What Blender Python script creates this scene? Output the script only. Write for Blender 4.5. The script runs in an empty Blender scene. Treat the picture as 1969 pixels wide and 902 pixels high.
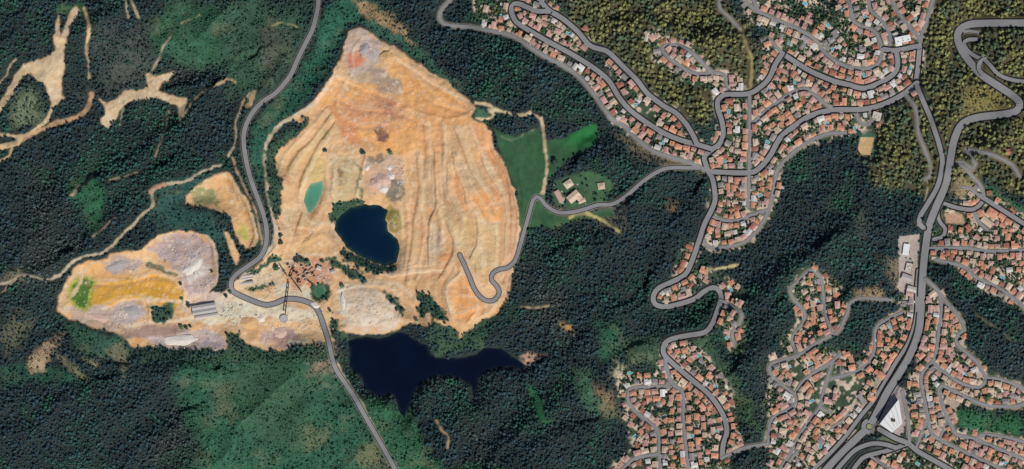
import bpy, math, random
import numpy as np
from mathutils import Vector, Matrix

random.seed(7)
RNG = np.random.default_rng(7)
S = bpy.context.scene
COL = S.collection

# ------------------------------------------------------------------ camera
CAM_H = 9000.0
cd = bpy.data.cameras.new('camera'); cam = bpy.data.objects.new('camera', cd); COL.objects.link(cam)
cam.location = (0, 0, CAM_H); cam.rotation_euler = (0, 0, 0)
cd.sensor_width = 36; cd.lens = 36 * CAM_H / 1969.0
cd.clip_start = 100; cd.clip_end = 60000
S.camera = cam

# ------------------------------------------------------------------ world, sun, exposure
SUN_EL = math.radians(52); SUN_AZ = math.radians(148)      # azimuth clockwise from north (+Y)
w = bpy.data.worlds.new('World'); S.world = w; w.use_nodes = True
nt = w.node_tree; bg = nt.nodes['Background']
sky = nt.nodes.new('ShaderNodeTexSky'); sky.sky_type = 'NISHITA'; sky.sun_disc = False
sky.sun_elevation = SUN_EL; sky.sun_rotation = SUN_AZ
nt.links.new(sky.outputs[0], bg.inputs[0]); bg.inputs[1].default_value = 0.085
sd = bpy.data.lights.new('sun', 'SUN'); sd.energy = 4.0; sd.angle = math.radians(0.5); sd.color = (1.0, 0.96, 0.9)
sun = bpy.data.objects.new('sun', sd); COL.objects.link(sun)
tosun = Vector((math.sin(SUN_AZ) * math.cos(SUN_EL), math.cos(SUN_AZ) * math.cos(SUN_EL), math.sin(SUN_EL)))
sun.rotation_euler = tosun.to_track_quat('Z', 'Y').to_euler(); sun.location = (0, 0, 3000)
S.view_settings.view_transform = 'Standard'; S.view_settings.look = 'None'
S.view_settings.gamma = 1; S.view_settings.use_curve_mapping = False; S.view_settings.exposure = 0.0
S.render.engine = 'CYCLES'

# ------------------------------------------------------------------ helpers
def lin(c):
    c = np.asarray(c, float) / 255.0
    return np.where(c <= 0.04045, c / 12.92, ((c + 0.055) / 1.055) ** 2.4)
def alb(r, g, b, k=0.80):
    return lin((r, g, b)) * k
def P(p):            # survey coordinates (metres east / south of the north-west corner) -> world
    p = np.asarray(p, float)
    return np.stack([p[..., 0] - 984.5, 451.0 - p[..., 1]], -1)
def tag(o, label=None, cat=None, group=None, kind=None):
    if label: o['label'] = label
    if cat: o['category'] = cat
    if group: o['group'] = group
    if kind: o['kind'] = kind
    return o

# ------------------------------------------------------------------ grid + noise
STEP = 2.0
X0, X1, Y0, Y1 = -1300.0, 1300.0, -760.0, 760.0
nx = int((X1 - X0) / STEP) + 1; ny = int((Y1 - Y0) / STEP) + 1
gx = X0 + np.arange(nx) * STEP; gy = Y0 + np.arange(ny) * STEP
GX, GY = np.meshgrid(gx, gy)                               # [ny, nx]

def vnoise(x, y, seed):
    r = np.random.default_rng(seed); n = 256
    T = r.random((n, n)).astype(np.float32)
    xi = np.floor(x).astype(int); yi = np.floor(y).astype(int)
    fx = (x - xi); fy = (y - yi); fx = fx * fx * (3 - 2 * fx); fy = fy * fy * (3 - 2 * fy)
    a = T[yi % n, xi % n]; b = T[yi % n, (xi + 1) % n]; c = T[(yi + 1) % n, xi % n]; d = T[(yi + 1) % n, (xi + 1) % n]
    return (a + (b - a) * fx) * (1 - fy) + (c + (d - c) * fx) * fy
def fbm(x, y, scale, seed, octs=4, gain=0.5):
    s = 0; a = 1; t = 0; f = 1.0 / scale
    for k in range(octs):
        ang = 0.7 * k + seed; ca, sa = math.cos(ang), math.sin(ang)
        s = s + a * vnoise((x * ca - y * sa) * f + 37.1 * k, (x * sa + y * ca) * f + 11.7 * k, seed * 31 + k)
        t += a; a *= gain; f *= 2.03
    return s / t                                          # 0..1
def sstep(a, b, x):
    t = np.clip((x - a) / (b - a), 0, 1); return t * t * (3 - 2 * t)

WX = (fbm(GX, GY, 26, 3, 3) - .5); WY = (fbm(GX, GY, 26, 4, 3) - .5)
N1 = fbm(GX, GY, 6, 5, 2); N2 = fbm(GX, GY, 22, 6, 3); N3 = fbm(GX, GY, 80, 7, 3); NF = RNG.random(GX.shape)

def sub(pts, pad):
    i0 = max(0, int((pts[:, 0].min() - pad - X0) / STEP)); i1 = min(nx, int((pts[:, 0].max() + pad - X0) / STEP) + 2)
    j0 = max(0, int((pts[:, 1].min() - pad - Y0) / STEP)); j1 = min(ny, int((pts[:, 1].max() + pad - Y0) / STEP) + 2)
    return slice(j0, j1), slice(i0, i1)
def seg_dist(X, Y, pts, closed=False):
    """distance, side sign, nearest point, running length"""
    D = np.full(X.shape, 1e9); SG = np.zeros(X.shape); NX = np.zeros(X.shape); NY = np.zeros(X.shape)
    n = len(pts); m = n if closed else n - 1
    for k in range(m):
        a = pts[k]; b = pts[(k + 1) % n]; d = b - a; L2 = d @ d
        if L2 < 1e-9: continue
        t = np.clip(((X - a[0]) * d[0] + (Y - a[1]) * d[1]) / L2, 0, 1)
        px = a[0] + t * d[0]; py = a[1] + t * d[1]
        q = (X - px) ** 2 + (Y - py) ** 2
        u = q < D
        D = np.where(u, q, D); NX = np.where(u, px, NX); NY = np.where(u, py, NY)
        SG = np.where(u, np.sign(d[0] * (Y - a[1]) - d[1] * (X - a[0])), SG)
    return np.sqrt(D), SG, NX, NY
def inside(X, Y, pts):
    r = np.zeros(X.shape, bool); n = len(pts)
    for k in range(n):
        x1, y1 = pts[k]; x2, y2 = pts[(k + 1) % n]
        if y1 == y2: continue
        c = ((y1 > Y) != (y2 > Y)) & (X < (x2 - x1) * (Y - y1) / (y2 - y1) + x1)
        r ^= c
    return r
WX2 = (fbm(GX, GY, 8, 13, 2) - .5); WY2 = (fbm(GX, GY, 8, 14, 2) - .5)
def poly_sdf(poly, pad=20, warp=10):
    pts = P(poly); s = sub(pts, pad + warp)
    X = GX[s] + WX[s] * warp + WX2[s] * min(warp, 14) * .7; Y = GY[s] + WY[s] * warp + WY2[s] * min(warp, 14) * .7
    d = seg_dist(X, Y, pts, True)[0]
    return s, np.where(inside(X, Y, pts), -d, d)
def catmull(pts, step=5.0):
    pts = np.asarray(pts, float); out = []
    q = np.vstack([2 * pts[0] - pts[1], pts, 2 * pts[-1] - pts[-2]])
    for k in range(1, len(q) - 2):
        n = max(1, int(np.linalg.norm(q[k + 1] - q[k]) / step))
        for t in np.arange(n) / n:
            out.append(0.5 * ((2 * q[k]) + (-q[k - 1] + q[k + 1]) * t + (2 * q[k - 1] - 5 * q[k] + 4 * q[k + 1] - q[k + 2]) * t * t
                              + (-q[k - 1] + 3 * q[k] - 3 * q[k + 1] + q[k + 2]) * t ** 3))
    out.append(pts[-1]); return np.array(out)

# ------------------------------------------------------------------ survey data: roads
# (description, half width, cased, houses along it, points)
ROADS = [
 ('the winding quarry road', 4.2, 1, 0, [(612,-60),(612,0),(609,25),(602,55),(590,80),(575,110),(562,140),(550,158),(530,180),(505,197),(485,220),(474,243),(470,262),(471,285),(477,320),(487,355),(500,390),(510,420),(514,450),(511,475),(500,495),(480,510),(455,528),(446,542),(447,558),(460,567),(485,578),(510,586),(530,583),(550,575),(575,576),(600,585),(613,600),(622,625),(632,655),(640,690),(648,712),(665,738),(685,768),(700,795),(720,830),(740,865),(765,910),(790,960)]),
 ('the farm lane', 3.6, 1, 0, [(884,490),(900,525),(912,555),(925,572),(940,579),(953,575),(960,562),(955,550),(945,538),(948,525),(960,518),(975,515),(988,505),(995,490),(1005,455),(1015,420),(1025,385),(1032,378),(1040,382),(1050,395),(1072,408),(1100,408),(1125,402),(1150,394),(1175,393),(1200,380),(1235,350),(1265,330),(1290,323),(1345,323)]),
 ('the outer ridge lane', 3.9, 0, 1, [(880,-30),(862,3),(850,15),(845,30),(848,40),(862,48),(910,52),(945,60),(975,66),(1000,78),(1040,105),(1085,128),(1115,150),(1140,180),(1165,215),(1180,233),(1200,242),(1225,268),(1255,290),(1290,303),(1320,311),(1345,321),(1362,330)]),
 ('the lower ridge street', 4.6, 2, 1, [(1055,22),(1035,22),(1015,15),(1000,8),(988,8),(983,18),(988,35),(1000,48),(1050,78),(1100,105),(1140,130),(1170,155),(1192,190),(1215,215),(1250,240),(1280,258),(1310,270),(1340,278),(1370,287)]),
 ('the upper ridge street', 4.6, 2, 1, [(1005,-40),(1040,3),(1055,20),(1080,35),(1110,60),(1135,88),(1165,98),(1180,110),(1200,130),(1225,155),(1245,180),(1275,203),(1300,218),(1320,240),(1333,262),(1340,278)]),
 ('the steep centre street', 4.6, 2, 1, [(1362,330),(1355,310),(1355,300),(1368,288),(1382,278),(1390,260),(1388,235),(1380,210),(1380,193),(1390,184),(1400,182),(1440,180),(1465,165),(1480,148),(1490,125),(1504,103)]),
 ('the long hairpin street', 4.6, 2, 1, [(1362,330),(1370,345),(1375,380),(1370,400),(1355,430),(1345,460),(1335,490),(1325,515),(1315,530),(1285,545),(1265,555),(1256,570),(1260,585),(1280,590),(1305,585),(1335,575),(1355,560),(1372,553),(1382,558),(1387,572),(1380,595),(1370,620),(1355,638),(1320,645),(1290,652),(1277,662),(1276,680),(1295,700),(1330,730),(1360,755),(1380,780),(1393,805),(1397,830),(1390,855),(1388,880)]),
 ('the sagging hillside street', 4.6, 2, 1, [(1504,103),(1530,120),(1560,138),(1600,155),(1630,163),(1660,170),(1690,160),(1715,145),(1725,130),(1725,110),(1722,98)]),
 ('the short junction street', 4.4, 2, 1, [(1700,95),(1722,97),(1768,88)]),
 ('the broad village avenue', 4.8, 2, 1, [(1362,330),(1400,332),(1440,332),(1458,325),(1480,300),(1500,265),(1530,240),(1560,222),(1600,212),(1660,210),(1700,200),(1735,182),(1763,160)]),
 ('the wooded east descent', 4.4, 2, 0, [(1768,88),(1765,130),(1762,160),(1772,190),(1785,220),(1795,250),(1803,275),(1810,305),(1808,330),(1800,360),(1780,395),(1768,415),(1766,430),(1775,438)]),
 ('the main highway', 6.8, 2, 0, [(2060,42),(1969,45),(1900,45),(1865,47),(1845,58),(1841,75),(1850,100),(1870,128),(1885,145),(1915,165),(1945,185),(1957,200),(1952,213),(1930,220),(1880,226),(1850,238),(1835,265),(1827,300),(1822,330),(1815,360),(1800,395),(1787,430),(1780,470),(1775,510),(1772,550),(1770,600),(1765,640),(1750,680),(1730,715),(1705,755),(1690,785),(1672,818),(1650,840),(1620,870),(1590,902),(1560,940)]),
 ('the highway spur', 2.8, 1, 0, [(1842,68),(1858,60),(1880,62)]),
 ('the wooded switchback', 3.6, 2, 0, [(1877,76),(1860,77),(1853,85),(1862,100),(1880,112),(1890,115),(1900,125),(1915,142),(1935,152),(1969,158),(2040,160)]),
 ('the switchback link', 4, 1, 0, [(1893,114),(1883,120),(1880,133),(1890,148)]),
 ('the top cul-de-sac', 3.0, 0, 1, [(1383,-30),(1383,0),(1385,18),(1400,32),(1412,45),(1420,55)]),
 ('the north loop street', 3.6, 0, 1, [(1410,-20),(1450,18),(1480,33),(1530,55),(1565,75),(1585,100),(1610,120),(1635,130),(1670,132),(1690,120),(1695,100),(1690,75),(1680,60),(1655,50),(1640,38),(1635,10),(1620,-20)]),
 ('the north stub lane', 3.0, 0, 0, [(1440,-15),(1460,22)]),
 ('the curving north lane', 3.4, 0, 1, [(1670,-30),(1672,0),(1675,20),(1700,45),(1712,75),(1708,95)]),
 ('the diagonal north lane', 3.2, 0, 1, [(1710,-25),(1715,0),(1725,20),(1750,55),(1768,75),(1768,88)]),
 ('the olive edge lane', 3.2, 0, 1, [(1800,-25),(1792,5),(1780,45),(1769,75)]),
 ('the short hook lane', 3.0, 0, 1, [(1468,79),(1478,76),(1504,102)]),
 ('the hilltop loop lane', 3.4, 0, 1, [(1396,181),(1397,160),(1393,145),(1375,141),(1345,143),(1320,135),(1290,115),(1275,100),(1273,92),(1285,87),(1305,88),(1330,102),(1350,122),(1368,140)]),
 ('the straight vertical street', 3.4, 0, 1, [(1441,182),(1441,260),(1440,330),(1439,398)]),
 ('the arched inner street', 3.2, 0, 1, [(1443,240),(1480,208),(1520,180),(1547,171),(1560,177),(1590,203),(1602,211)]),
 ('the small turning loop', 2.8, 0, 0, [(1645,212),(1652,232),(1665,240),(1678,232),(1678,224),(1670,212)]),
 ('the olive wood lane', 3.0, 0, 0, [(1740,180),(1760,210),(1763,245),(1766,262),(1775,285),(1785,310),(1788,335),(1778,345)]),
 ('the outer east crescent', 3.3, 0, 1, [(1625,256),(1590,258),(1550,275),(1520,298),(1495,325),(1490,350),(1483,385),(1478,405),(1465,430),(1445,455),(1420,470),(1370,477),(1350,462)]),
 ('the lower cross street', 3.2, 0, 1, [(1365,415),(1385,422),(1415,425),(1450,412),(1478,403)]),
 ('the ravine lane', 3.0, 0, 1, [(1386,578),(1410,590),(1425,602),(1422,620),(1408,640),(1412,665)]),
 ('the wooded knoll lane', 3.0, 0, 1, [(1532,681),(1524,660),(1526,643),(1544,620),(1546,600),(1525,575),(1519,556),(1540,533),(1557,520),(1574,529),(1581,546),(1586,600),(1601,643)]),
 ('the knoll spur', 2.9, 0, 1, [(1601,643),(1612,637),(1629,600),(1632,585),(1649,574),(1680,574),(1715,577)]),
 ('the knoll foot street', 3.2, 0, 1, [(1601,643),(1569,660),(1540,680),(1500,694),(1482,700),(1479,712),(1490,728),(1510,745),(1528,760),(1529,775),(1520,785),(1490,800),(1480,815),(1476,853)]),
 ('the middle diagonal street', 3.1, 0, 1, [(1528,757),(1540,738),(1560,720),(1600,695),(1620,677)]),
 ('the meandering south street', 3.1, 0, 1, [(1600,697),(1590,730),(1583,755),(1576,783),(1555,810),(1535,840),(1520,870),(1500,902),(1485,940)]),
 ('the orchard street', 3.1, 0, 1, [(1735,600),(1700,617),(1684,630),(1682,650),(1680,677),(1665,703),(1645,715),(1592,730)]),
 ('the garden stub', 2.8, 0, 0, [(1576,783),(1600,795)]),
 ('the workshop lane', 2.8, 0, 1, [(1634,793),(1618,810),(1599,823)]),
 ('the highway service lane', 3.6, 2, 1, [(1765,520),(1762,560),(1762,605),(1748,655),(1720,700),(1698,740),(1678,772),(1655,800),(1625,840),(1590,878),(1565,902),(1540,930)]),
 ('the roundabout east road', 4.6, 2, 0, [(1690,825),(1720,842),(1745,852),(1765,868),(1795,885),(1825,902),(1870,930)]),
 ('the lower slip road', 4.0, 2, 0, [(1745,852),(1710,865),(1665,877),(1650,890),(1640,905),(1625,940)]),
 ('the upper slip road', 4.0, 2, 0, [(1720,860),(1700,854),(1675,853),(1645,865),(1620,890),(1600,915)]),
 ('the bottom lane', 3.0, 0, 1, [(1670,875),(1700,895),(1735,912)]),
 ('the warehouse lane', 3.2, 0, 0, [(1734,752),(1740,780),(1745,810),(1748,850)]),
 ('the east village spine', 3.4, 0, 1, [(1778,536),(1802,559),(1808,576),(1810,600),(1805,633),(1800,673),(1792,696),(1775,713),(1770,733),(1775,760),(1783,800),(1788,826),(1802,843),(1850,867),(1918,898),(1950,912)]),
 ('the slanting link lane', 3.0, 0, 1, [(1783,800),(1762,859)]),
 ('the forest edge street', 3.3, 0, 1, [(1802,559),(1822,585),(1840,605),(1852,632),(1840,645),(1840,662),(1865,685),(1880,700),(1895,725),(1915,728),(1950,738),(1969,748),(2000,765)]),
 ('the inner east street', 3.2, 0, 1, [(1792,696),(1820,720),(1850,738),(1880,745),(1893,735),(1897,728)]),
 ('the south-east long street', 3.4, 0, 1, [(1990,760),(1965,778),(1940,782),(1900,780),(1870,770),(1830,750),(1810,741),(1804,748),(1815,790),(1830,820),(1838,835),(1870,843),(1900,855),(1969,883),(2010,900)]),
 ('the corner lane', 3.2, 0, 1, [(1874,845),(1890,836),(1930,840),(1969,850),(2010,862)]),
 ('the short steep link', 2.9, 0, 0, [(1819,800),(1808,842)]),
 ('the zigzag wood lane', 3.0, 0, 1, [(1855,288),(1873,317),(1868,325),(1848,312),(1840,312),(1855,327),(1868,340),(1881,353),(1889,370),(1892,383)]),
 ('the east junction curve', 3.8, 2, 1, [(1892,383),(1881,396),(1868,403),(1842,400),(1808,390)]),
 ('the north-east slant road', 4.2, 2, 1, [(1880,375),(1892,382),(1930,406),(1968,430),(2010,455)]),
 ('the bend lane', 2.8, 0, 1, [(1848,360),(1862,362),(1880,375)]),
 ('the red hall lane', 3.2, 0, 1, [(1872,407),(1882,427),(1898,442)]),
 ('the upper wood crescent', 3.0, 0, 1, [(1862,288),(1900,297),(1931,310),(1945,320),(1957,340)]),
 ('the interchange ramp', 3.4, 2, 0, [(1808,396),(1802,410),(1807,427),(1817,440),(1812,455),(1795,460)]),
 ('the flat east street', 3.2, 0, 1, [(1785,478),(1852,477),(1902,483),(1969,481),(2010,480)]),
 ('the falling east street', 3.2, 0, 1, [(1800,500),(1852,513),(1875,533),(1918,553),(1951,576),(1969,593),(1990,610)]),
 ('the bottom left lane', 3.4, 0, 1, [(1180,915),(1200,900),(1217,883),(1240,877),(1266,873)]),
 ('the south-west loop street', 3.3, 0, 1, [(1280,743),(1220,745),(1209,753),(1208,770),(1220,790),(1250,813),(1266,833),(1267,873),(1270,910)]),
 ('the branching south street', 3.3, 0, 1, [(1278,687),(1283,710),(1290,733),(1303,745),(1313,757),(1315,813),(1318,853),(1325,910)]),
 ('the triangle link', 2.9, 0, 0, [(1290,733),(1280,743),(1305,744)]),
 ('the ravine bottom street', 3.2, 0, 1, [(1388,880),(1405,872),(1433,860),(1476,853)]),
 ('the bottom corner lane', 2.9, 0, 1, [(1516,889),(1533,868)]),
]
RPTS = []
ROADS = [(r[0], r[1] * (.88 if r[2] == 0 else 1.0)) + tuple(r[2:]) for r in ROADS]
for r in ROADS: RPTS.append(catmull(P(r[4]), 5.0))
RB_C = P((1671, 820)); RB_R = 13.0

# ------------------------------------------------------------------ survey data: water
L_BIG = [(641,440),(646,424),(658,412),(672,400),(697,393),(732,396),(747,406),(741,423),(746,443),(766,463),(768,478),(761,506),(742,511),(712,503),(686,491),(666,476),(653,456)]
L_SOUTH = [(669,655),(680,650),(700,648),(725,652),(745,648),(765,638),(780,640),(800,655),(822,665),(827,680),(840,687),(880,688),(915,683),(930,668),(965,670),(980,680),(1000,693),(1012,704),(1002,712),(980,707),(955,709),(935,715),(922,728),(915,750),(911,768),(906,745),(890,733),(860,724),(835,725),(810,740),(797,752),(790,780),(777,806),(768,795),(760,770),(755,758),(735,761),(717,758),(700,748),(695,725),(680,717),(671,705),(670,680)]
L_GREEN = [(607,350),(619,347),(622,360),(618,375),(608,395),(596,411),(590,408),(584,385),(588,368),(597,353)]
L_SMALL = [(603,562),(607,551),(622,549),(627,557),(620,570),(609,573)]
L_ALGAE = [(140,548),(158,536),(180,543),(172,558),(168,578),(164,592),(150,589),(138,576),(137,560)]
WATERS = [('lake', L_BIG, -16.0), ('lake', L_SOUTH, -14.0), ('pond', L_GREEN, -6.0), ('pond', L_SMALL, -3.0)]

# ------------------------------------------------------------------ survey data: ground zones
Q_MAIN = [(672,62),(690,55),(712,62),(735,80),(760,92),(790,112),(830,140),(860,155),(880,175),(905,195),(915,208),(903,225),(915,236),(932,238),(945,255),(950,285),(965,310),(978,335),(988,365),(997,400),(1000,440),(994,480),(985,530),(982,560),(972,582),(955,602),(935,612),(910,630),(895,638),(888,656),(880,652),(882,640),(868,628),(840,622),(815,625),(790,620),(775,625),(765,635),(735,643),(705,643),(670,640),(658,650),(640,655),(615,655),(590,660),(565,660),(548,672),(530,676),(505,670),(480,662),(463,655),(460,638),(443,640),(439,668),(415,672),(380,675),(345,678),(300,675),(270,675),(255,668),(240,650),(215,635),(185,632),(160,620),(130,612),(112,600),(112,590),(112,580),(125,545),(145,515),(165,505),(200,500),(215,490),(250,483),(275,480),(290,465),(310,452),(340,445),(370,445),(397,452),(412,470),(419,495),(420,520),(414,545),(400,560),(430,562),(452,545),(470,525),(505,503),(520,488),(530,470),(524,450),(540,440),(530,420),(545,390),(540,370),(547,355),(548,345),(530,335),(527,310),(535,290),(560,270),(590,245),(598,228),(575,238),(560,228),(595,205),(612,190),(625,165),(640,145),(650,125),(660,100),(664,80)]
Q_MID = [(415,335),(440,330),(450,345),(465,370),(480,395),(490,425),(497,455),(490,475),(478,482),(465,470),(455,445),(445,420),(420,405),(390,395),(360,392),(358,380),(375,360),(395,345)]
Q_MIDS = [(430,443),(440,446),(452,468),(461,490),(455,508),(447,497),(440,470)]
C_NW = [(148,14),(150,22),(137,50),(133,70),(125,100),(124,130),(117,150),(118,175),(122,190),(112,200),(100,200),(90,165),(75,155),(60,140),(45,142),(36,155),(28,175),(15,198),(0,215),(-60,260),(-60,245),(0,198),(10,185),(20,165),(30,145),(45,125),(70,120),(90,112),(107,98),(107,75),(112,45),(115,30),(118,50),(117,75),(128,58),(135,35),(141,20)]
C_W2 = [(190,190),(205,200),(220,195),(240,178),(245,172),(265,178),(285,165),(281,142),(300,148),(315,145),(333,140),(322,154),(310,160),(305,172),(325,185),(345,190),(360,190),(357,205),(350,225),(345,232),(345,205),(325,198),(305,184),(280,190),(250,195),(228,212),(218,235),(208,246),(197,243),(195,230),(205,214),(198,202)]
MEADOW = [(950,250),(985,262),(1010,258),(1040,248),(1048,268),(1080,265),(1110,250),(1148,238),(1153,262),(1140,285),(1105,298),(1085,310),(1062,338),(1047,362),(1052,385),(1045,398),(1062,412),(1090,420),(1110,415),(1150,405),(1175,402),(1180,418),(1150,416),(1125,418),(1095,430),(1065,440),(1030,437),(1000,440),(999,395),(986,345),(965,305)]
FARM_G = [(1068,350),(1090,338),(1130,330),(1165,338),(1180,355),(1165,385),(1140,395),(1100,402),(1072,398),(1058,375)]
VILL = [
 [(880,-60),(1020,-60),(1065,0),(1095,38),(1120,62),(1140,85),(1125,100),(1090,90),(1060,70),(1050,85),(1090,105),(1110,118),(1150,140),(1180,150),(1165,112),(1195,118),(1235,165),(1250,175),(1290,200),(1310,215),(1335,245),(1355,275),(1360,310),(1350,320),(1310,308),(1270,298),(1215,262),(1180,235),(1160,200),(1130,158),(1110,140),(1090,128),(1040,95),(1000,72),(930,50),(915,25)],
 [(1240,60),(1262,58),(1285,72),(1310,75),(1345,100),(1365,128),(1400,140),(1425,150),(1425,178),(1380,190),(1362,165),(1320,162),(1280,138),(1255,115),(1250,90)],
 [(1370,175),(1385,150),(1425,145),(1430,175),(1452,172),(1470,130),(1462,80),(1480,60),(1440,40),(1428,10),(1420,-60),(1820,-60),(1790,20),(1775,70),(1775,150),(1790,215),(1780,215),(1762,180),(1695,212),(1692,242),(1665,250),(1640,258),(1590,268),(1530,290),(1503,325),(1496,380),(1482,412),(1450,465),(1420,478),(1370,484),(1345,470),(1362,415),(1368,340),(1345,290),(1370,280),(1378,240),(1370,200)],
 [(1330,470),(1342,480),(1335,515),(1365,520),(1385,530),(1340,550),(1330,572),(1290,580),(1265,578),(1262,562),(1290,545),(1300,510),(1315,480)],
 [(1378,548),(1400,538),(1418,545),(1428,560),(1425,595),(1432,612),(1428,650),(1438,672),(1415,685),(1398,665),(1380,625),(1378,600),(1390,575)],
 [(1520,550),(1540,520),(1560,508),(1590,530),(1615,540),(1620,575),(1628,600),(1615,635),(1595,640),(1555,672),(1540,690),(1515,690),(1500,670),(1502,640),(1528,630),(1538,610),(1520,580)],
 [(1190,720),(1205,710),(1260,722),(1270,690),(1265,665),(1300,655),(1322,660),(1345,670),(1370,700),(1400,740),(1420,770),(1415,800),(1420,830),(1430,850),(1400,880),(1400,960),(1170,960),(1180,890),(1195,880),(1215,860),(1200,800),(1190,760)],
 [(1480,700),(1540,672),(1600,668),(1650,690),(1680,660),(1690,620),(1720,600),(1760,595),(1766,630),(1750,680),(1705,750),(1670,800),(1640,840),(1580,902),(1540,960),(1470,960),(1480,900),(1470,850),(1480,800),(1465,780),(1478,750)],
 [(1775,590),(1790,560),(1810,560),(1830,590),(1852,610),(1855,640),(1850,665),(1895,705),(1900,720),(1969,738),(2030,760),(2030,800),(1969,785),(1920,790),(1875,780),(1840,775),(1835,800),(1845,830),(1880,830),(1960,838),(2030,850),(2030,960),(1640,960),(1650,900),(1700,862),(1745,850),(1750,800),(1740,750),(1760,700),(1775,650)],
 [(1812,400),(1850,385),(1885,345),(1905,375),(1960,410),(2030,450),(2030,620),(1960,598),(1925,570),(1880,555),(1855,530),(1830,500),(1785,500),(1785,460),(1815,430)],
 [(1730,510),(1755,505),(1765,540),(1760,600),(1735,610),(1725,560)],
]
GREENS = [  # brighter shrub / grass areas: polygon, colour, tree density, feather
 ([(330,0),(600,0),(590,75),(560,130),(500,195),(440,190),(430,130),(380,150),(340,120),(350,60)], (52,92,70), .55, 30),
 ([(280,50),(330,0),(420,10),(430,110),(380,130),(300,110)], (46,96,68), .45, 25),
 ([(628,0),(690,0),(690,40),(660,70),(640,120),(610,175),(570,215),(530,245),(510,300),(512,345),(500,350),(478,290),(480,240),(520,200),(570,150),(600,100),(615,50)], (40,98,76), .34, 8),
 ([(690,0),(735,0),(760,60),(800,90),(850,130),(905,170),(880,172),(800,110),(740,78),(700,55)], (52,98,78), .3, 10),
 ([(330,690),(600,672),(640,700),(690,780),(750,902),(790,960),(330,960),(380,860),(350,800)], (44,98,72), .38, 26),
 ([(670,760),(720,765),(790,790),(820,860),(860,902),(860,960),(780,960),(740,880),(700,800)], (48,104,70), .42, 18),
 ([(130,345),(180,330),(205,360),(205,420),(185,460),(170,420),(140,380)], (40,96,66), .4, 14),
 ([(105,10),(160,10),(150,30),(120,28)], (40,92,60), .3, 8),
 ([(290,350),(340,345),(420,330),(370,370),(350,395),(420,410),(440,440),(430,500),(412,470),(380,442),(300,445),(290,400)], (40,84,74), .45, 12),
 ([(110,610),(190,635),(240,650),(250,680),(190,690),(140,660)], (48,92,72), .3, 8),
 ([(0,700),(60,690),(150,720),(150,745),(60,735),(0,745)], (38,86,66), .5, 14),
 ([(1010,735),(1025,745),(1050,800),(1060,810),(1040,812),(1025,785)], (38,110,66), .1, 8),
 ([(1100,700),(1135,720),(1145,770),(1190,780),(1190,800),(1140,795),(1110,760)], (58,104,76), .35, 14),
 ([(1140,620),(1200,610),(1195,690),(1150,690)], (42,92,68), .5, 18),
 ([(1330,650),(1372,650),(1400,700),(1440,760),(1470,820),(1470,850),(1430,810),(1395,750),(1350,690)], (56,92,66), .5, 14),
 ([(1190,650),(1270,640),(1270,700),(1210,700)], (56,92,68), .5, 14),
 ([(1230,195),(1260,215),(1270,250),(1235,240),(1220,215)], (46,100,70), .2, 8),
 ([(1590,700),(1600,690),(1610,730),(1575,790),(1560,790)], (52,104,66), .2, 6),
 ([(1610,720),(1660,720),(1660,790),(1625,800),(1605,790)], (50,100,70), .5, 6),
 ([(1825,780),(1900,800),(1969,800),(1969,840),(1860,832),(1835,810)], (44,104,68), .5, 10),
 ([(1640,235),(1655,258),(1650,298),(1682,300),(1685,262),(1672,245)], (60,112,82), .05, 4),
 ([(1860,395),(1900,385),(1969,435),(1969,400),(1920,365),(1900,350)], (46,100,68), .5, 8),
 ([(990,40),(1000,30),(1010,40)], (60,90,60), .3, 6),
 ([(905,200),(940,215),(950,232),(915,232)], (60,104,76), .1, 5),
]
OLIVE = [[(1085,0),(1060,-120),(1385,-120),(1395,0),(1440,50),(1460,130),(1440,178),(1380,188),(1350,235),(1290,212),(1230,160),(1190,115),(1130,80)],
         [(1700,-120),(2300,-120),(2300,375),(1969,372),(1900,345),(1860,362),(1800,372),(1740,360),(1680,350),(1640,300),(1690,240),(1765,165),(1770,80),(1795,0)],
         [(1440,0),(1560,-20),(1620,30),(1660,100),(1600,110),(1540,60)],
         [(1470,75),(1540,75),(1590,110),(1600,140),(1540,120)]]
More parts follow.
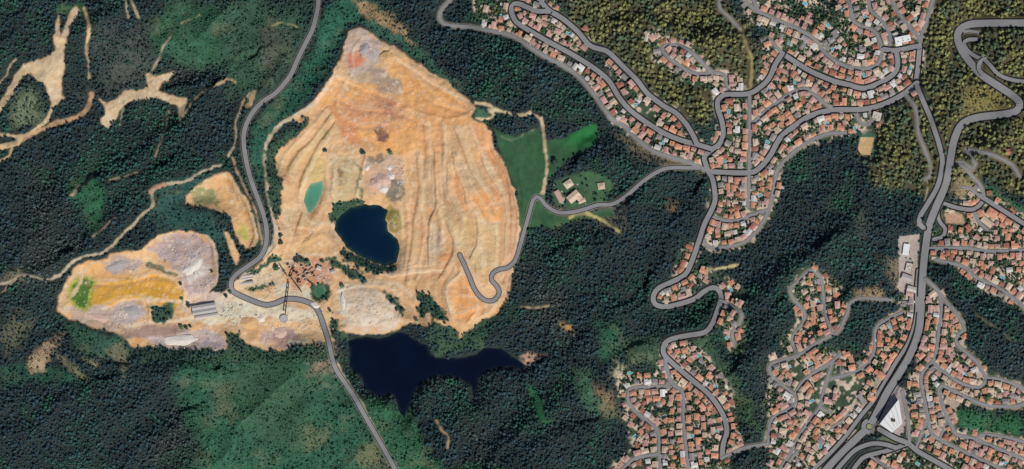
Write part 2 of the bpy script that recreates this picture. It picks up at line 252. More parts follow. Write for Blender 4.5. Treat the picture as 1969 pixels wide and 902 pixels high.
TAN = [  # thin bare scrub / soil patches: polygon, colour, feather, tree-density multiplier
 ([(680,5),(720,5),(750,30),(780,55),(800,90),(770,70),(740,45),(690,25)], (160,136,100), 6, .4),
 ([(180,60),(260,50),(290,120),(260,160),(200,150)], (78,84,80), 30, .85),
 ([(500,60),(560,60),(550,110),(510,140)], (84,88,76), 20, .7),
 ([(470,400),(500,420),(520,480),(470,470)], (70,92,76), 10, .7),
 ([(480,690),(560,690),(600,760),(590,850),(520,860),(460,800),(420,740)], (64,96,72), 40, .95),
 ([(590,640),(640,660),(650,720),(600,720)], (140,126,104), 16, .5),
 ([(720,850),(750,902),(700,902),(690,870)], (112,114,84), 14, .6),
 ([(580,820),(640,820),(630,860),(590,870)], (100,112,82), 14, .7),
 ([(410,735),(450,730),(450,800),(420,800)], (92,106,80), 16, .7),
 ([(55,690),(80,665),(125,640),(110,670),(85,710),(60,715)], (176,152,120), 8, .4),
 ([(95,678),(140,690),(170,720),(165,735),(130,705)], (112,112,84), 8, .4),
 ([(160,680),(195,700),(185,705)], (150,140,104), 5, .3),
 ([(235,655),(250,690),(238,735),(228,700),(205,672)], (112,112,88), 5, .3),
 ([(0,535),(45,515),(60,540),(30,545)], (120,112,90), 8, .6),
 ([(0,640),(40,590),(60,620),(20,680)], (96,96,76), 16, .7),
 ([(25,180),(60,170),(85,200),(75,240),(30,240)], (110,122,94), 16, .5),
 ([(150,190),(280,60),(285,140),(240,175)], (80,86,78), 40, .9),
 ([(1060,395),(1100,410),(1100,420),(1060,415)], (132,112,84), 6, .1),
 ([(1120,395),(1200,395),(1200,440),(1180,445)], (104,102,88), 14, .6),
 ([(1180,255),(1300,300),(1360,330),(1280,325),(1220,300)], (112,104,82), 10, .6),
 ([(1285,385),(1305,385),(1300,410),(1285,405)], (150,120,92), 8, .3),
 ([(1010,680),(1050,678),(1020,705),(1008,702)], (184,148,124), 5, .1),
 ([(1080,622),(1100,620),(1100,640),(1085,640)], (168,136,84), 6, .3),
 ([(1140,740),(1180,750),(1190,795),(1160,790)], (130,112,84), 14, .4),
 ([(1185,690),(1200,700),(1195,730),(1175,725)], (168,164,132), 10, .5),
 ([(1640,555),(1680,545),(1700,570),(1660,575)], (150,128,98), 8, .4),
 ([(1810,405),(1840,405),(1858,425),(1850,440),(1815,435)], (176,140,112), 4, .05),
 ([(1840,320),(1870,340),(1885,365),(1860,385),(1830,380),(1830,350)], (140,128,96), 12, .4),
 ([(1655,685),(1700,640),(1690,700)], (120,112,84), 12, .5),
 ([(1640,420),(1665,390),(1670,440),(1655,460)], (84,92,80), 16, .6),
 ([(1840,170),(1920,170),(1930,215),(1860,222)], (132,122,74), 22, .5),
 ([(1640,225),(1700,225),(1690,250)], (118,112,86), 10, .6),
 ([(1690,490),(1740,505),(1735,560),(1715,550)], (120,108,92), 14, .5),
]
HEAPC = [  # colour patches on the bare ground of the quarry
 ([(612,190),(700,150),(760,160),(860,170),(905,205),(900,240),(850,235),(780,300),(700,290),(640,230)], (226,164,100), 22),
 ([(672,62),(692,56),(725,75),(745,95),(730,120),(700,150),(675,150),(660,120)], (188,170,158), 10),
 ([(668,110),(690,98),(702,115),(690,130),(668,128)], (214,128,92), 8),
 ([(712,128),(740,135),(775,160),(770,185),(740,180),(715,160)], (172,148,128), 12),
 ([(660,140),(710,140),(720,160),(690,165)], (190,166,138), 12),
 ([(735,95),(790,120),(850,160),(880,190),(840,210),(800,180),(760,150)], (224,164,98), 14),
 ([(735,100),(755,102),(750,125),(738,120)], (208,176,118), 8),
 ([(640,200),(700,190),(780,195),(790,230),(720,245),(650,225)], (205,148,106), 18),
 ([(725,185),(760,190),(765,225),(740,215)], (178,122,94), 10),
 ([(715,245),(735,240),(748,258),(742,278),(725,270)], (126,88,74), 7),
 ([(640,215),(680,215),(700,280),(660,280)], (214,146,98), 10),
 ([(620,245),(635,250),(632,265),(610,275)], (150,142,84), 5),
 ([(600,250),(625,240),(610,300),(560,330),(530,330),(530,300)], (212,172,116), 12),
 ([(595,300),(615,290),(620,345),(590,350),(578,345)], (204,176,118), 10),
 ([(630,308),(680,305),(692,330),(690,375),(660,395),(640,410),(632,350)], (196,172,128), 8),
 ([(650,325),(658,325),(660,350),(650,352)], (146,116,84), 5),
 ([(672,312),(690,320),(700,380),(690,385),(688,330)], (120,124,94), 5),
 ([(695,300),(775,310),(778,350),(760,375),(715,372),(700,345)], (206,168,142), 8),
 ([(700,300),(730,295),(740,310),(705,318)], (150,128,108), 5),
 ([(752,345),(780,350),(778,385),(758,392),(740,382)], (132,122,104), 7),
 ([(745,398),(768,402),(780,412),(774,430),(764,446),(748,440),(742,420)], (160,138,64), 6),
 ([(770,395),(830,380),(835,460),(815,530),(775,525),(772,450)], (216,166,118), 16),
 ([(800,250),(850,240),(850,330),(810,340)], (226,168,112), 16),
 ([(812,300),(835,300),(835,390),(815,395)], (190,160,122), 10),
 ([(875,315),(925,315),(945,360),(900,372),(885,350)], (196,164,124), 10),
 ([(895,372),(960,365),(972,400),(960,430),(920,420)], (228,162,98), 12),
 ([(860,330),(882,345),(905,395),(890,405),(865,380)], (226,162,102), 8),
 ([(825,425),(845,420),(848,480),(830,505)], (186,166,138), 8),
 ([(850,400),(960,430),(965,510),(930,540),(890,480),(860,440)], (206,172,126), 18),
 ([(840,490),(862,470),(868,490),(845,530),(826,525)], (222,158,104), 8),
 ([(860,560),(900,530),(930,580),(900,625),(870,615)], (224,160,98), 12),
 ([(965,310),(990,365),(999,420),(990,500),(975,580),(965,580),(980,480),(984,420),(975,360)], (200,148,106), 7),
 ([(900,240),(935,238),(950,290),(975,340),(960,345),(930,300)], (222,160,108), 9),
 ([(560,440),(640,430),(660,480),(640,505),(560,495)], (216,172,122), 14),
 ([(540,400),(570,395),(575,450),(545,455)], (202,168,128), 8),
 ([(655,550),(700,548),(750,560),(772,600),(760,632),(700,640),(665,625),(655,590)], (210, 190, 166), 5),
 ([(650,555),(668,552),(668,600),(655,610)], (206,194,172), 4),
 ([(780,530),(860,560),(880,630),(820,620),(760,560)], (214,168,120), 12),
 ([(560,600),(640,600),(645,650),(540,670),(500,660)], (218,178,134), 16),
 ([(460,595),(530,590),(535,650),(490,660),(462,640)], (214,166,122), 12),
 ([(500,640),(560,630),(560,665),(510,670)], (196,158,138), 10),
 ([(350,580),(440,570),(450,600),(430,625),(370,622)], (206,186,156), 10),
 ([(430,575),(455,565),(600,590),(620,620),(480,612),(400,625),(370,610)], (216, 206, 180), 8), ([(540,545),(600,560),(600,585),(560,570),(520,570)], (206, 196, 168), 8), ([(350,560),(450,548),(450,575),(360,585)], (206, 180, 164), 8), ([(205,650),(300,628),(360,632),(300,650),(250,655)], (150, 122, 114), 7), ([(520,640),(560,632),(590,655),(540,672)], (176, 144, 134), 7), ([(545,655),(590,645),(600,655),(560,666)], (186, 176, 148), 5),
 ([(450,520),(540,508),(540,550),(460,562)], (210,182,150), 8),
 ([(545,495),(640,500),(640,545),(560,560)], (196,142,110), 10),
 ([(290,480),(320,455),(380,448),(412,480),(412,540),(390,560),(355,565),(350,530),(330,505)], (178,160,156), 8),
 ([(355,520),(412,500),(405,520),(370,545)], (204,192,182), 5),
 ([(195,505),(240,495),(270,495),(260,520),(215,525)], (172,154,148), 7),
 ([(310,515),(330,515),(340,530),(320,525)], (198,186,172), 5),
 ([(275,500),(292,500),(345,527),(335,530),(300,518),(280,512)], (72,104,84), 3),
 ([(160,510),(200,505),(215,530),(270,530),(345,540),(350,560),(345,600),(300,570),(240,575),(200,592),(170,595),(165,570),(182,545)], (216,164,104), 5),
 ([(170,570),(200,552),(250,535),(300,533),(340,545),(348,560),(340,598),(300,575),(240,572),(205,588),(168,594)], (206,156,62), 4),
 ([(137,548),(158,534),(182,543),(172,560),(168,592),(150,590),(136,575)], (64,112,34), 3),
 ([(168,562),(175,560),(175,592),(167,592)], (140,144,48), 4),
 ([(120,590),(200,592),(275,578),(280,612),(250,640),(200,632),(150,616)], (196,172,152), 7),
 ([(190,590),(240,582),(275,580),(276,615),(230,630),(195,610)], (182,166,158), 5),
 ([(240,632),(330,625),(370,640),(300,650),(250,650)], (160,132,118), 8),
 ([(280,650),(360,640),(430,635),(440,665),(400,672),(300,676)], (186,168,164), 6),
 ([(255,655),(272,655),(272,676),(258,670)], (218,164,108), 4),
 ([(285,585),(335,583),(335,610),(320,622),(295,620)], (84,112,84), 5),
 ([(400,340),(445,335),(470,400),(485,450),(475,475),(450,420),(420,395),(395,380)], (214,170,118), 8),
 ([(360,375),(385,355),(415,360),(420,395),(380,392)], (146,146,100), 8),
 ([(462,425),(476,440),(482,470),(470,465)], (188,180,92), 5),
]
SCARPS = [
 ([(835,300),(836,343),(837,396),(825,423),(823,450),(823,500)], 5),
 ([(861,320),(860,366),(873,396),(886,420)], 3.5),
 ([(840,410),(845,433),(843,460)], 2.5),
 ([(871,300),(876,333),(893,370),(896,393),(913,416),(918,443),(915,473),(906,493)], 4.5),
 ([(860,433),(871,463),(868,490),(846,530)], 3.5),
 ([(925,300),(933,326),(953,356),(968,383),(973,416),(971,450),(968,500),(960,530)], 5),
 ([(945,290),(958,315),(973,345),(981,390),(983,430),(978,480),(970,540),(955,580)], 5),
 ([(956,300),(973,333),(986,376),(994,416),(991,450),(984,500),(981,532),(973,572),(960,600)], 5),
 ([(915,516),(916,546),(925,560)], 2.5),
 ([(888,513),(880,526),(861,543),(855,563),(861,592),(866,612)], 3),
 ([(850,240),(853,290),(850,340),(858,380)], 2.5),
 ([(875,250),(890,290),(905,330),(925,360),(945,400)], 3),
 ([(800,300),(805,360),(795,420),(790,480),(780,540)], 3),
 ([(815,240),(818,290),(816,340)], 2),
 ([(625,210),(595,245),(565,275),(545,300),(535,330)], 3.5),
 ([(632,225),(605,262),(575,292),(555,325),(560,345)], 3.5),
 ([(640,240),(618,270),(600,300),(585,330),(575,360),(582,400),(570,440)], 3.5),
 ([(625,350),(632,380),(640,420),(650,460),(668,490),(690,508),(720,524),(755,532),(800,524),(850,518)], 3.5),
 ([(640,330),(636,370),(645,410),(655,450)], 2.5),
 ([(575,438),(610,442),(622,425),(618,415)], 2),
 ([(700,300),(690,340),(680,390)], 2.5),
 ([(860,600),(880,612),(905,600),(930,590)], 3),
 ([(900,560),(915,590),(900,615)], 2),
 ([(935,612),(950,590),(962,570)], 3),
 ([(740,95),(790,130),(850,170),(890,200)], 2.5),
 ([(800,150),(820,185),(860,205),(900,215)], 2.0),
 ([(655,190),(700,210),(760,215),(820,240)], 2.0),
 ([(650,150),(700,172),(760,200)], 2.0),
 ([(170,545),(230,545),(300,530),(345,545),(352,580)], 2.5),
 ([(200,592),(240,576),(280,575),(284,615)], 2.5),
 ([(280,500),(310,512),(345,530)], 3),
 ([(290,470),(320,455),(360,450),(400,460),(412,500)], 3),
 ([(460,375),(478,410),(488,450),(480,478)], 3),
 ([(420,340),(440,345),(455,375)], 2),
 ([(760,560),(790,590),(800,618)], 2),
]
def offs(pts, d_):
    q_ = np.asarray(pts, float); t_ = np.gradient(q_, axis=0); t_ /= np.linalg.norm(t_, axis=1)[:, None]; return [tuple(v) for v in q_ + np.column_stack([t_[:, 1], -t_[:, 0]]) * d_]
for k_, dd_ in ((5, 4), (5, -5), (6, 4.5), (7, 4.5), (7, 9), (14, 5), (14, -5), (15, 5), (15, -4), (16, 5), (17, 5), (17, -6), (17, 11), (3, 6), (3, -6), (1, 5), (1, -5), (0, 7), (0, -6), (4, 5), (12, 5), (11, 6), (9, -5), (21, 4), (23, -4), (13, 5), (10, -4), (2, 4)): SCARPS.append((offs(SCARPS[k_][0], dd_), 1.3))
SCARPS += [([(996,330),(1003,380),(1004,440),(998,500),(990,550)], 2.0), ([(880,300),(900,350),(930,400),(950,440),(950,500),(940,540)], 1.4), ([(800,380),(812,430),(808,480),(800,530)], 1.5), ([(778,395),(782,440),(778,500)], 1.5), ([(870,520),(850,560),(870,600)], 1.4), ([(900,520),(930,590),(920,610)], 1.5),
           ([(900,215),(870,225),(830,220),(790,205)], 1.3), ([(660,160),(645,190),(650,220),(690,240),(740,240)], 1.3), ([(690,75),(675,100),(672,140)], 1.5), ([(750,110),(800,150),(840,190)], 1.3), ([(545,420),(555,450),(545,480)], 1.3), ([(655,560),(700,550),(750,558),(770,595),(745,632),(700,637),(665,628)], 1.6)]
PATHS = [  # half width, colour, points
 (4.0, (196,176,150), [(605,198),(590,212),(565,225),(540,240),(522,262),(513,285),(511,310),(514,345),(520,385),(527,420),(533,445),(525,470),(508,495)]),
 (2.4, (186,170,144), [(-40,548),(0,545),(30,540),(38,530),(55,530),(90,538),(115,530),(135,510),(160,495),(200,485),(222,468),(250,440),(280,410),(295,395),(295,372),(310,358),(330,353),(358,350),(380,335),(405,325),(425,318)]),
 (2.0, (150,134,108), [(0,572),(15,552),(30,540)]),
 (3.2, (210,178,132), [(162,17),(170,40),(174,60),(170,85),(168,105)]),
 (1.6, (170,150,120), [(168,105),(171,130),(171,150)]),
 (4.2, (206,164,124), [(175,180),(172,200),(165,215),(150,225),(115,235),(85,248),(62,258),(40,270)]),
 (3.2, (206,178,138), [(105,200),(98,215),(90,230),(65,250),(45,262),(0,258),(-50,255)]),
 (5.0, (208,178,134), [(42,262),(35,275),(20,280),(0,283),(-50,288)]),
 (2.0, (186,160,124), [(25,285),(20,300),(0,312)]),
 (2.0, (180,160,132), [(0,160),(12,145),(20,125),(30,115)]),
 (2.0, (180,156,120), [(345,230),(360,215),(370,200),(385,183),(400,172),(420,165),(440,152),(455,160)]),
 (1.8, (150,138,116), [(325,215),(320,240),(312,265),(300,300)]),
 (1.8, (160,148,124), [(330,70),(315,92),(305,115),(292,138)]),
 (2.0, (188,176,152), [(243,0),(246,20),(249,34)]),
 (2.6, (176,160,132), [(253,0),(262,18),(268,34)]),
 (1.6, (178,168,124), [(350,45),(370,38),(385,30)]),
 (1.6, (160,156,108), [(525,50),(540,44),(560,48),(572,53)]),
 (2.0, (178,158,132), [(480,180),(470,195),(462,215),(456,235),(455,260),(450,285),(440,300)]),
 (5.0, (196,166,124), [(490,180),(484,195),(476,205)]),
 (2.0, (176,146,118), [(448,305),(455,325),(465,345),(478,375),(490,400),(500,440),(505,470)]),
 (2.2, (170,150,124), [(140,375),(150,362),(165,352),(178,340)]),
 (1.8, (160,150,124), [(180,455),(200,440),(215,425),(226,418)]),
 (1.8, (150,138,112), [(212,347),(235,342),(265,332)]),
 (4.0, (200,150,116), [(293,370),(302,360),(318,355)]),
 (3.0, (212,192,152), [(915,198),(940,203),(955,212),(985,220),(1012,220),(1020,217)]),
 (2.6, (206,184,150), [(940,210),(950,222),(935,230),(915,228)]),
 (2.8, (200,172,140), [(1040,228),(1044,245),(1047,270),(1050,300),(1050,330),(1047,350),(1043,372)]),
 (1.8, (200,172,140), [(1028,220),(1040,232)]),
 (1.4, (96,116,88), [(965,262),(980,268),(1000,262),(1040,245)]),
 (2.8, (150,136,94), [(1440,178),(1444,150),(1445,115),(1437,95),(1430,75),(1422,55)]),
 (1.6, (160,148,112), [(1775,400),(1778,380),(1782,350)]),
 (1.4, (120,116,88), [(1870,600),(1900,622),(1925,635),(1940,655)]),
 (2.4, (204,184,160), [(397,452),(408,465),(417,490),(419,520),(413,545),(400,560)]),
 (3.0, (206,178,138), [(120,592),(150,550),(160,525),(180,505)]),
 (2.0, (170,150,120), [(840,810),(850,828),(862,840),(862,860)]),
 (2.0, (150,142,90), [(1255,60),(1270,85),(1250,110)]),
 (1.6, (130,140,110), [(240,195),(235,215),(230,240)]),
 (2.4, (180,170,110), [(1095,420),(1120,410),(1135,412),(1160,425),(1175,436),(1190,445)]),
 (1.8, (190,176,130), [(1355,520),(1400,515),(1420,508)]),
 (1.6, (160,140,110), [(1000,590),(1030,592),(1055,588)]),
 (2.0, (190,166,130), [(650,700),(664,730),(690,765),(705,795),(725,830),(745,870),(765,905)]),
]
RIVERBANK = [(640,395),(662,388),(690,385),(700,392),(676,402),(660,416),(642,430),(637,410)]
DARKWOOD = [ # tree patches inside the quarry: polygon, density
 ([(800,553),(812,560),(830,575),(850,595),(857,615),(840,620),(822,600),(812,610),(806,590)], .95),
 (RIVERBANK, .95), ([(525,290),(535,270),(560,250),(592,228),(596,236),(560,262),(535,285),(520,310)], .95),
 ([(512,290),(528,300),(532,340),(547,350),(540,385),(530,420),(520,390),(514,340)], .8),
 ([(655,475),(680,490),(710,505),(745,512),(760,508),(758,522),(730,527),(700,520),(662,500)], .9),
 ([(630,492),(650,500),(680,520),(708,535),(700,545),(670,530),(640,510)], .6),
 ([(740,555),(750,560),(780,600),(775,605),(750,580)], .8),
 ([(460,525),(500,510),(535,492),(540,498),(505,520),(470,532)], .8),
 ([(475,556),(500,550),(530,545),(530,551),(500,557),(478,560)], .7),
 ([(640,610),(650,620),(668,645),(668,655),(645,655),(636,630)], .7),
 ([(440,640),(462,638),(464,665),(500,672),(545,678),(600,662),(635,660),(640,690),(600,690),(540,700),(470,690),(440,700)], .85),
 ([(250,668),(440,672),(440,700),(240,700)], .95),
 ([(570,495),(592,500),(595,508),(570,505)], .5), ([(598,552),(610,545),(625,546),(634,556),(628,572),(612,577),(600,570)], .35),
 ([(288,588),(330,585),(332,605),(320,620),(295,618)], .6),
 ([(830,622),(870,630),(885,655),(900,640),(950,612),(930,665),(840,685),(825,665)], .8),
]

# ------------------------------------------------------------------ fields
G = np.zeros(GX.shape + (3,)); TC = np.zeros_like(G)
DEN = np.ones(GX.shape) * 0.95; SIZ = np.ones(GX.shape)
CLS = np.zeros(GX.shape, int)                                # 0 forest floor, 1 bare quarry, 2 meadow, 3 village ground, 4 dirt path
SCR = np.zeros(GX.shape); FLAT = np.ones(GX.shape)                                     # multiplier on the hill relief
def mix(A, c, a): A[...] = A * (1 - a[..., None]) + np.asarray(c) * a[..., None]

mix(G, alb(44, 54, 50), np.ones(GX.shape)); 
TC[:] = alb(44, 66, 71, 1.0)
g_ = sstep(.50, .72, N3)[..., None]
TC[:] = TC * (1 - g_) + alb(46, 82, 74, 1.0) * g_
g2 = sstep(.62, .8, fbm(GX, GY, 150, 12, 3))[..., None]
TC[:] = TC * (1 - g2 * .6) + alb(84, 86, 80, 1.0) * g2 * .6
TC *= (.62 + .76 * fbm(GX, GY, 30, 15, 4))[..., None]
g3 = sstep(.6, .74, fbm(GX, GY, 38, 17, 4))[..., None]; TC[:] = TC * (1 - g3 * .7) + alb(48, 96, 70, 1.0) * g3 * .7

for poly in OLIVE:
    s, d = poly_sdf(poly, 40, 30); a = 1 - sstep(-12, 12, d)
    oq = sstep(.35, .65, N2[s])[..., None]; oc = alb(116, 118, 72, 1.0) * (1 - oq) + alb(76, 90, 68, 1.0) * oq
    TC[s] = TC[s] * (1 - a[..., None]) + oc * a[..., None]
    gc = alb(84, 78, 56)
    G[s] = G[s] * (1 - a[..., None]) + gc * a[..., None]
    DEN[s] = DEN[s] * (1 - a) + .93 * a; SIZ[s] = SIZ[s] * (1 - a) + 1.35 * a
for poly, c, den, f in GREENS:
    s, d = poly_sdf(poly, f + 10, 26 if f > 7 else 8); a = 1 - sstep(-f, f * .6, d)
    a = a * (1 - .35 * sstep(.5, .8, N2[s]))
    c = (c[0] * 1.0 + 6, c[1] * .95, c[2] * .93 + 4)
    var = (.74 + .75 * N2[s] + .5 * (N1[s] - .5))[..., None]
    dry = sstep(.55, .78, fbm(GX[s], GY[s], 34, 77, 4))[..., None]
    G[s] = G[s] * (1 - a[..., None]) + (alb(*c) * (1 - dry * .3) + alb(126, 116, 88) * dry * .3) * var * a[..., None]
    TC[s] = TC[s] * (1 - a[..., None]) + alb(*c, .95) * a[..., None]
    DEN[s] = DEN[s] * (1 - a) + den * a; SIZ[s] = SIZ[s] * (1 - .25 * a); SCR[s] = np.maximum(SCR[s], a * (den > .15))
for poly, c, f, dm in TAN:
    s, d = poly_sdf(poly, f + 10, 22); a = (1 - sstep(-f, f, d)) * sstep(.25, .62, N1[s] * .5 + N2[s] * .5 + .12)
    G[s] = G[s] * (1 - a[..., None]) + alb(*c) * a[..., None]
    TC[s] = TC[s] * (1 - .4 * a[..., None]) + alb(*c) * .4 * a[..., None]
    DEN[s] *= 1 - a * (1 - dm); SIZ[s] *= 1 - .2 * a; SCR[s] = np.maximum(SCR[s], a * .7)

def zone(poly, cls, warp=6, edge=0.0):
    s, d = poly_sdf(poly, 10, warp); m = d < edge
    CLS[s] = np.where(m, cls, CLS[s]); return s, d, m
# meadow
s, d, m = zone(MEADOW, 2); a = 1 - sstep(-3, 3, d)
strip = .5 + .5 * np.sin((GX[s] * .9 + GY[s] * .18) * .9)
mc = alb(58, 96, 64) * (.55 + .6 * fbm(GX[s], GY[s], 12, 88, 4)[..., None]) * (.8 + .35 * N2[s][..., None] + .06 * strip[..., None])
br = sstep(70, 120, GX[s])[..., None] * sstep(150, 185, GY[s])[..., None]
mc = mc * (1 - br) + alb(42, 112, 60) * (.6 + .6 * N2[s][..., None]) * br
dr = sstep(.45, .75, N3[s])[..., None] * (GY[s] < 40)[..., None]
mc = mc * (1 - .6 * dr) + alb(118, 122, 78) * .6 * dr
G[s] = G[s] * (1 - a[..., None]) + mc * a[..., None]; DEN[s] *= 1 - a
s, d, m = zone(FARM_G, 2); a = 1 - sstep(-3, 3, d)
G[s] = G[s] * (1 - a[..., None]) + alb(68, 98, 68) * (.5 + .8 * N2[s][..., None]) * a[..., None]; DEN[s] *= 1 - a * .9
FLAT *= 1
# villages
for vi, poly in enumerate(VILL):
    s, d, m = zone(poly, 3, 10); a = 1 - sstep(-4, 8, d)
    plots = fbm(GX[s], GY[s], 9, 21, 2); k = sstep(.50, .62, plots)[..., None]
    tanc = alb(206, 186, 164) * (.6 + .6 * N1[s][..., None]); grn = alb(66, 84, 62) * (.45 + .8 * N2[s][..., None])
    if vi in (0, 1, 5, 3, 4): k = sstep(.56, .68, plots)[..., None]
    vc = grn * (1 - k) + tanc * k
    G[s] = G[s] * (1 - a[..., None]) + vc * a[..., None]
    DEN[s] = DEN[s] * (1 - sstep(10, -6, d)) 
# quarry
QM = np.zeros(GX.shape)
for poly in (Q_MAIN, Q_MID, Q_MIDS, C_NW, C_W2):
    s, d, m = zone(poly, 1, 7); a = 1 - sstep(-3, 3, d)
    base = alb(215, 174, 128) * (.86 + .26 * N2[s][..., None])
    G[s] = G[s] * (1 - a[..., None]) + base * a[..., None]; DEN[s] *= sstep(-.5, 7, d + (N1[s] - .5) * 9) * (d > 0)
    if poly is C_NW or poly is C_W2: G[s] = G[s] * (1 - a[..., None]) + alb(208, 182, 146) * (.75 + .4 * N2[s][..., None]) * a[..., None]
    if poly is Q_MAIN or poly is Q_MID: QM[s] = np.maximum(QM[s], 1 - sstep(-25, 10, d))
for poly, c, f in HEAPC:
    if c[0] - c[2] > 50 and c != (206, 156, 62): c = (c[0] * .995, c[1] * 1.01, c[2] * .92 + 12)
    s, d = poly_sdf(poly, f + 14, 22); a = (1 - sstep(-f * .5, f * .5, d)) * (.7 + .3 * sstep(.3, .6, N1[s]))
    a = a * (CLS[s] == 1)
    G[s] = G[s] * (1 - a[..., None]) + alb(*c) * (.9 + .2 * N2[s][..., None]) * a[..., None]
s, d = poly_sdf(L_ALGAE, 4, 4); DEN[s] *= sstep(-1, 2, d)
m = d < 1; CLS[s] = np.where(m, 1, CLS[s]); G[s] = np.where(m[..., None], alb(82, 116, 50) * (.7 + .6 * N2[s][..., None]), G[s])
a = np.exp(-(np.maximum(d, 0) / 7) ** 2) * (d > 0) * (CLS[s] == 1); G[s] = G[s] * (1 - a[..., None]) + alb(150, 158, 52) * a[..., None]
# fine streaks along the quarry benches (different layers of spoil)
st = fbm(GX * 1.0, GY * .22, 9, 31, 3); st2 = fbm(GX * .25 + GY * .3, GY * .9, 12, 33, 3)
q = (CLS == 1)
east = sstep(-260, -180, GX) * (GY > -210)
fac = 1 + (st - .5) * .42 * east + (st2 - .5) * .28 * (1 - east) + (N1 - .5) * .14
G[q] *= fac[q][:, None]
hue = ((fbm(GX, GY, 16, 95, 4) - .5) * .5)[q][:, None]; G[q] *= 1 + hue * np.array([[.25, -.15, -.7]])
speck = (fbm(GX, GY, 4, 35, 2) > .70) & q & (fbm(GX, GY, 40, 36, 2) > .5)
G[speck] = G[speck] * .6 + alb(226, 216, 196) * .4
# sandy pitch
for poly, c in (([(1653,264),(1681,264),(1673,299),(1648,296)], (212,176,128)),):
    s, d = poly_sdf(poly, 4, 0); a = (1 - sstep(-1, 1, d)); mix(G[s], alb(*c), a); DEN[s] *= 1 - a; CLS[s] = np.where(d < 0, 3, CLS[s])
for poly, c in (([(1685,800),(1725,745),(1738,760),(1728,770),(1690,816)], (150,138,136)), ([(1675,735),(1715,690),(1722,700),(1690,750)], (170,158,142)),
                ([(1735,520),(1758,515),(1760,560),(1745,575),(1732,560)], (180,164,150)), ([(1815,410),(1850,412),(1856,432),(1818,430)], (180,146,118)),
                ([(1285,705),(1305,715),(1310,725),(1295,722)], (196,186,160)), ([(1817,765),(1848,772),(1838,790),(1822,782)], (170,152,134)),
                ([(1442,332),(1425,332),(1425,372),(1442,372)], (176,160,146)), ([(1455,335),(1475,330),(1485,312),(1490,330),(1470,350)], (176,150,100))):
    s, d = poly_sdf(poly, 4, 3); a = (1 - sstep(-1, 1, d)); mix(G[s], alb(*c), a); DEN[s] *= 1 - a; CLS[s] = np.where((d < 0) & (CLS[s] != 3), 3, CLS[s])
# haul tracks along the benches: crushed pale stone, and shade painted as darker bands along each scarp foot
for pts, A in SCARPS:
    pp = catmull(P(pts), 7); s = sub(pp, 20)
    d, sg, _, _ = seg_dist(GX[s] + WX[s] * 9, GY[s] + WY[s] * 9, pp); dd = d * sg
    a = np.exp(-((dd - 5.5) / 2.2) ** 2) * .45 * (CLS[s] == 1) * sstep(.3, .6, N2[s] + .15)
    G[s] = G[s] * (1 - a[..., None]) + alb(226, 200, 164) * a[..., None]
    a = np.exp(-((dd + 6) / 3.0) ** 2) * .3 * (CLS[s] == 1)
    G[s] = G[s] * (1 - a[..., None]) + alb(190, 138, 100) * a[..., None]
for hw, c, pts in [(3, (226, 200, 170), [(672,66),(650,110),(640,150),(620,185),(600,205)]), (2.5, (222, 196, 166), [(905,196),(870,180),(830,160),(790,130),(750,110)]), (3, (222, 196, 160), [(646,392),(638,415),(645,450),(660,480),(690,500),(715,520),(750,528),(800,522),(850,522)]),
                   (2.5, (220, 196, 160), [(590,340),(578,370),(580,400),(590,420),(600,430),(640,428)]), (3, (222, 198, 168), [(500,497),(540,505),(600,490),(640,500),(700,540),(760,545),(800,575),(840,600)]), (3, (222, 198, 168), [(400,562),(350,580),(270,575),(200,595)]),
                   (2.5, (224, 200, 168), [(990,350),(1000,400),(998,450),(990,500),(984,550)]), (2.2, (224, 196, 160), [(905,240),(925,290),(950,330),(970,370)]), (3, (226, 206, 180), [(455,565),(420,575),(360,612),(300,620),(240,628)]), (2.5, (224, 204, 180), [(600,590),(560,610),(500,605),(440,625)]),
                   (2, (206, 180, 150), [(655,555),(700,545),(750,555),(772,590),(770,615),(740,637),(700,642),(665,632)]), (2.5, (226, 200, 160), [(770,400),(775,460),(772,520)]), (2.5, (226, 200, 160), [(690,300),(640,310),(628,340),(632,380)])]:
    pp = catmull(P(pts), 6); s = sub(pp, hw + 10)
    d = seg_dist(GX[s] + WX[s] * 6, GY[s] + WY[s] * 6, pp)[0]; a = (1 - sstep(hw - 1.5, hw + 2, d)) * .6 * (CLS[s] == 1)
    mix(G[s], alb(*c), a) if False else None
    G[s] = G[s] * (1 - a[..., None]) + alb(*c) * a[..., None]
# dirt paths
for hw, c, pts in PATHS:
    pp = catmull(P(pts), 6); s = sub(pp, hw + 10)
    d = seg_dist(GX[s] + WX[s] * 5, GY[s] + WY[s] * 5, pp)[0] + (N1[s] - .5) * 3.5 + (WX2[s]) * 3; a = (1 - sstep(hw - 2.0, hw + 1.8, d)) * (.55 + .45 * sstep(.3, .5, N2[s]))
    mix(G[s], alb(*c), a); DEN[s] *= 1 - (1 - sstep(hw + 1.5, hw + 4, d)); CLS[s] = np.where((d < hw) & (CLS[s] != 1), 4, CLS[s])
for poly, den in DARKWOOD:
    s, d = poly_sdf(poly, 14, 14); d = d + (N1[s] - .5) * 9; a = 1 - sstep(-2, 4, d)
    mix(G[s], alb(60, 84, 62), a); DEN[s] = DEN[s] * (1 - a) + den * a; CLS[s] = np.where(d < 0, 0, CLS[s]); SIZ[s] = SIZ[s] * (1 - a) + .85 * a
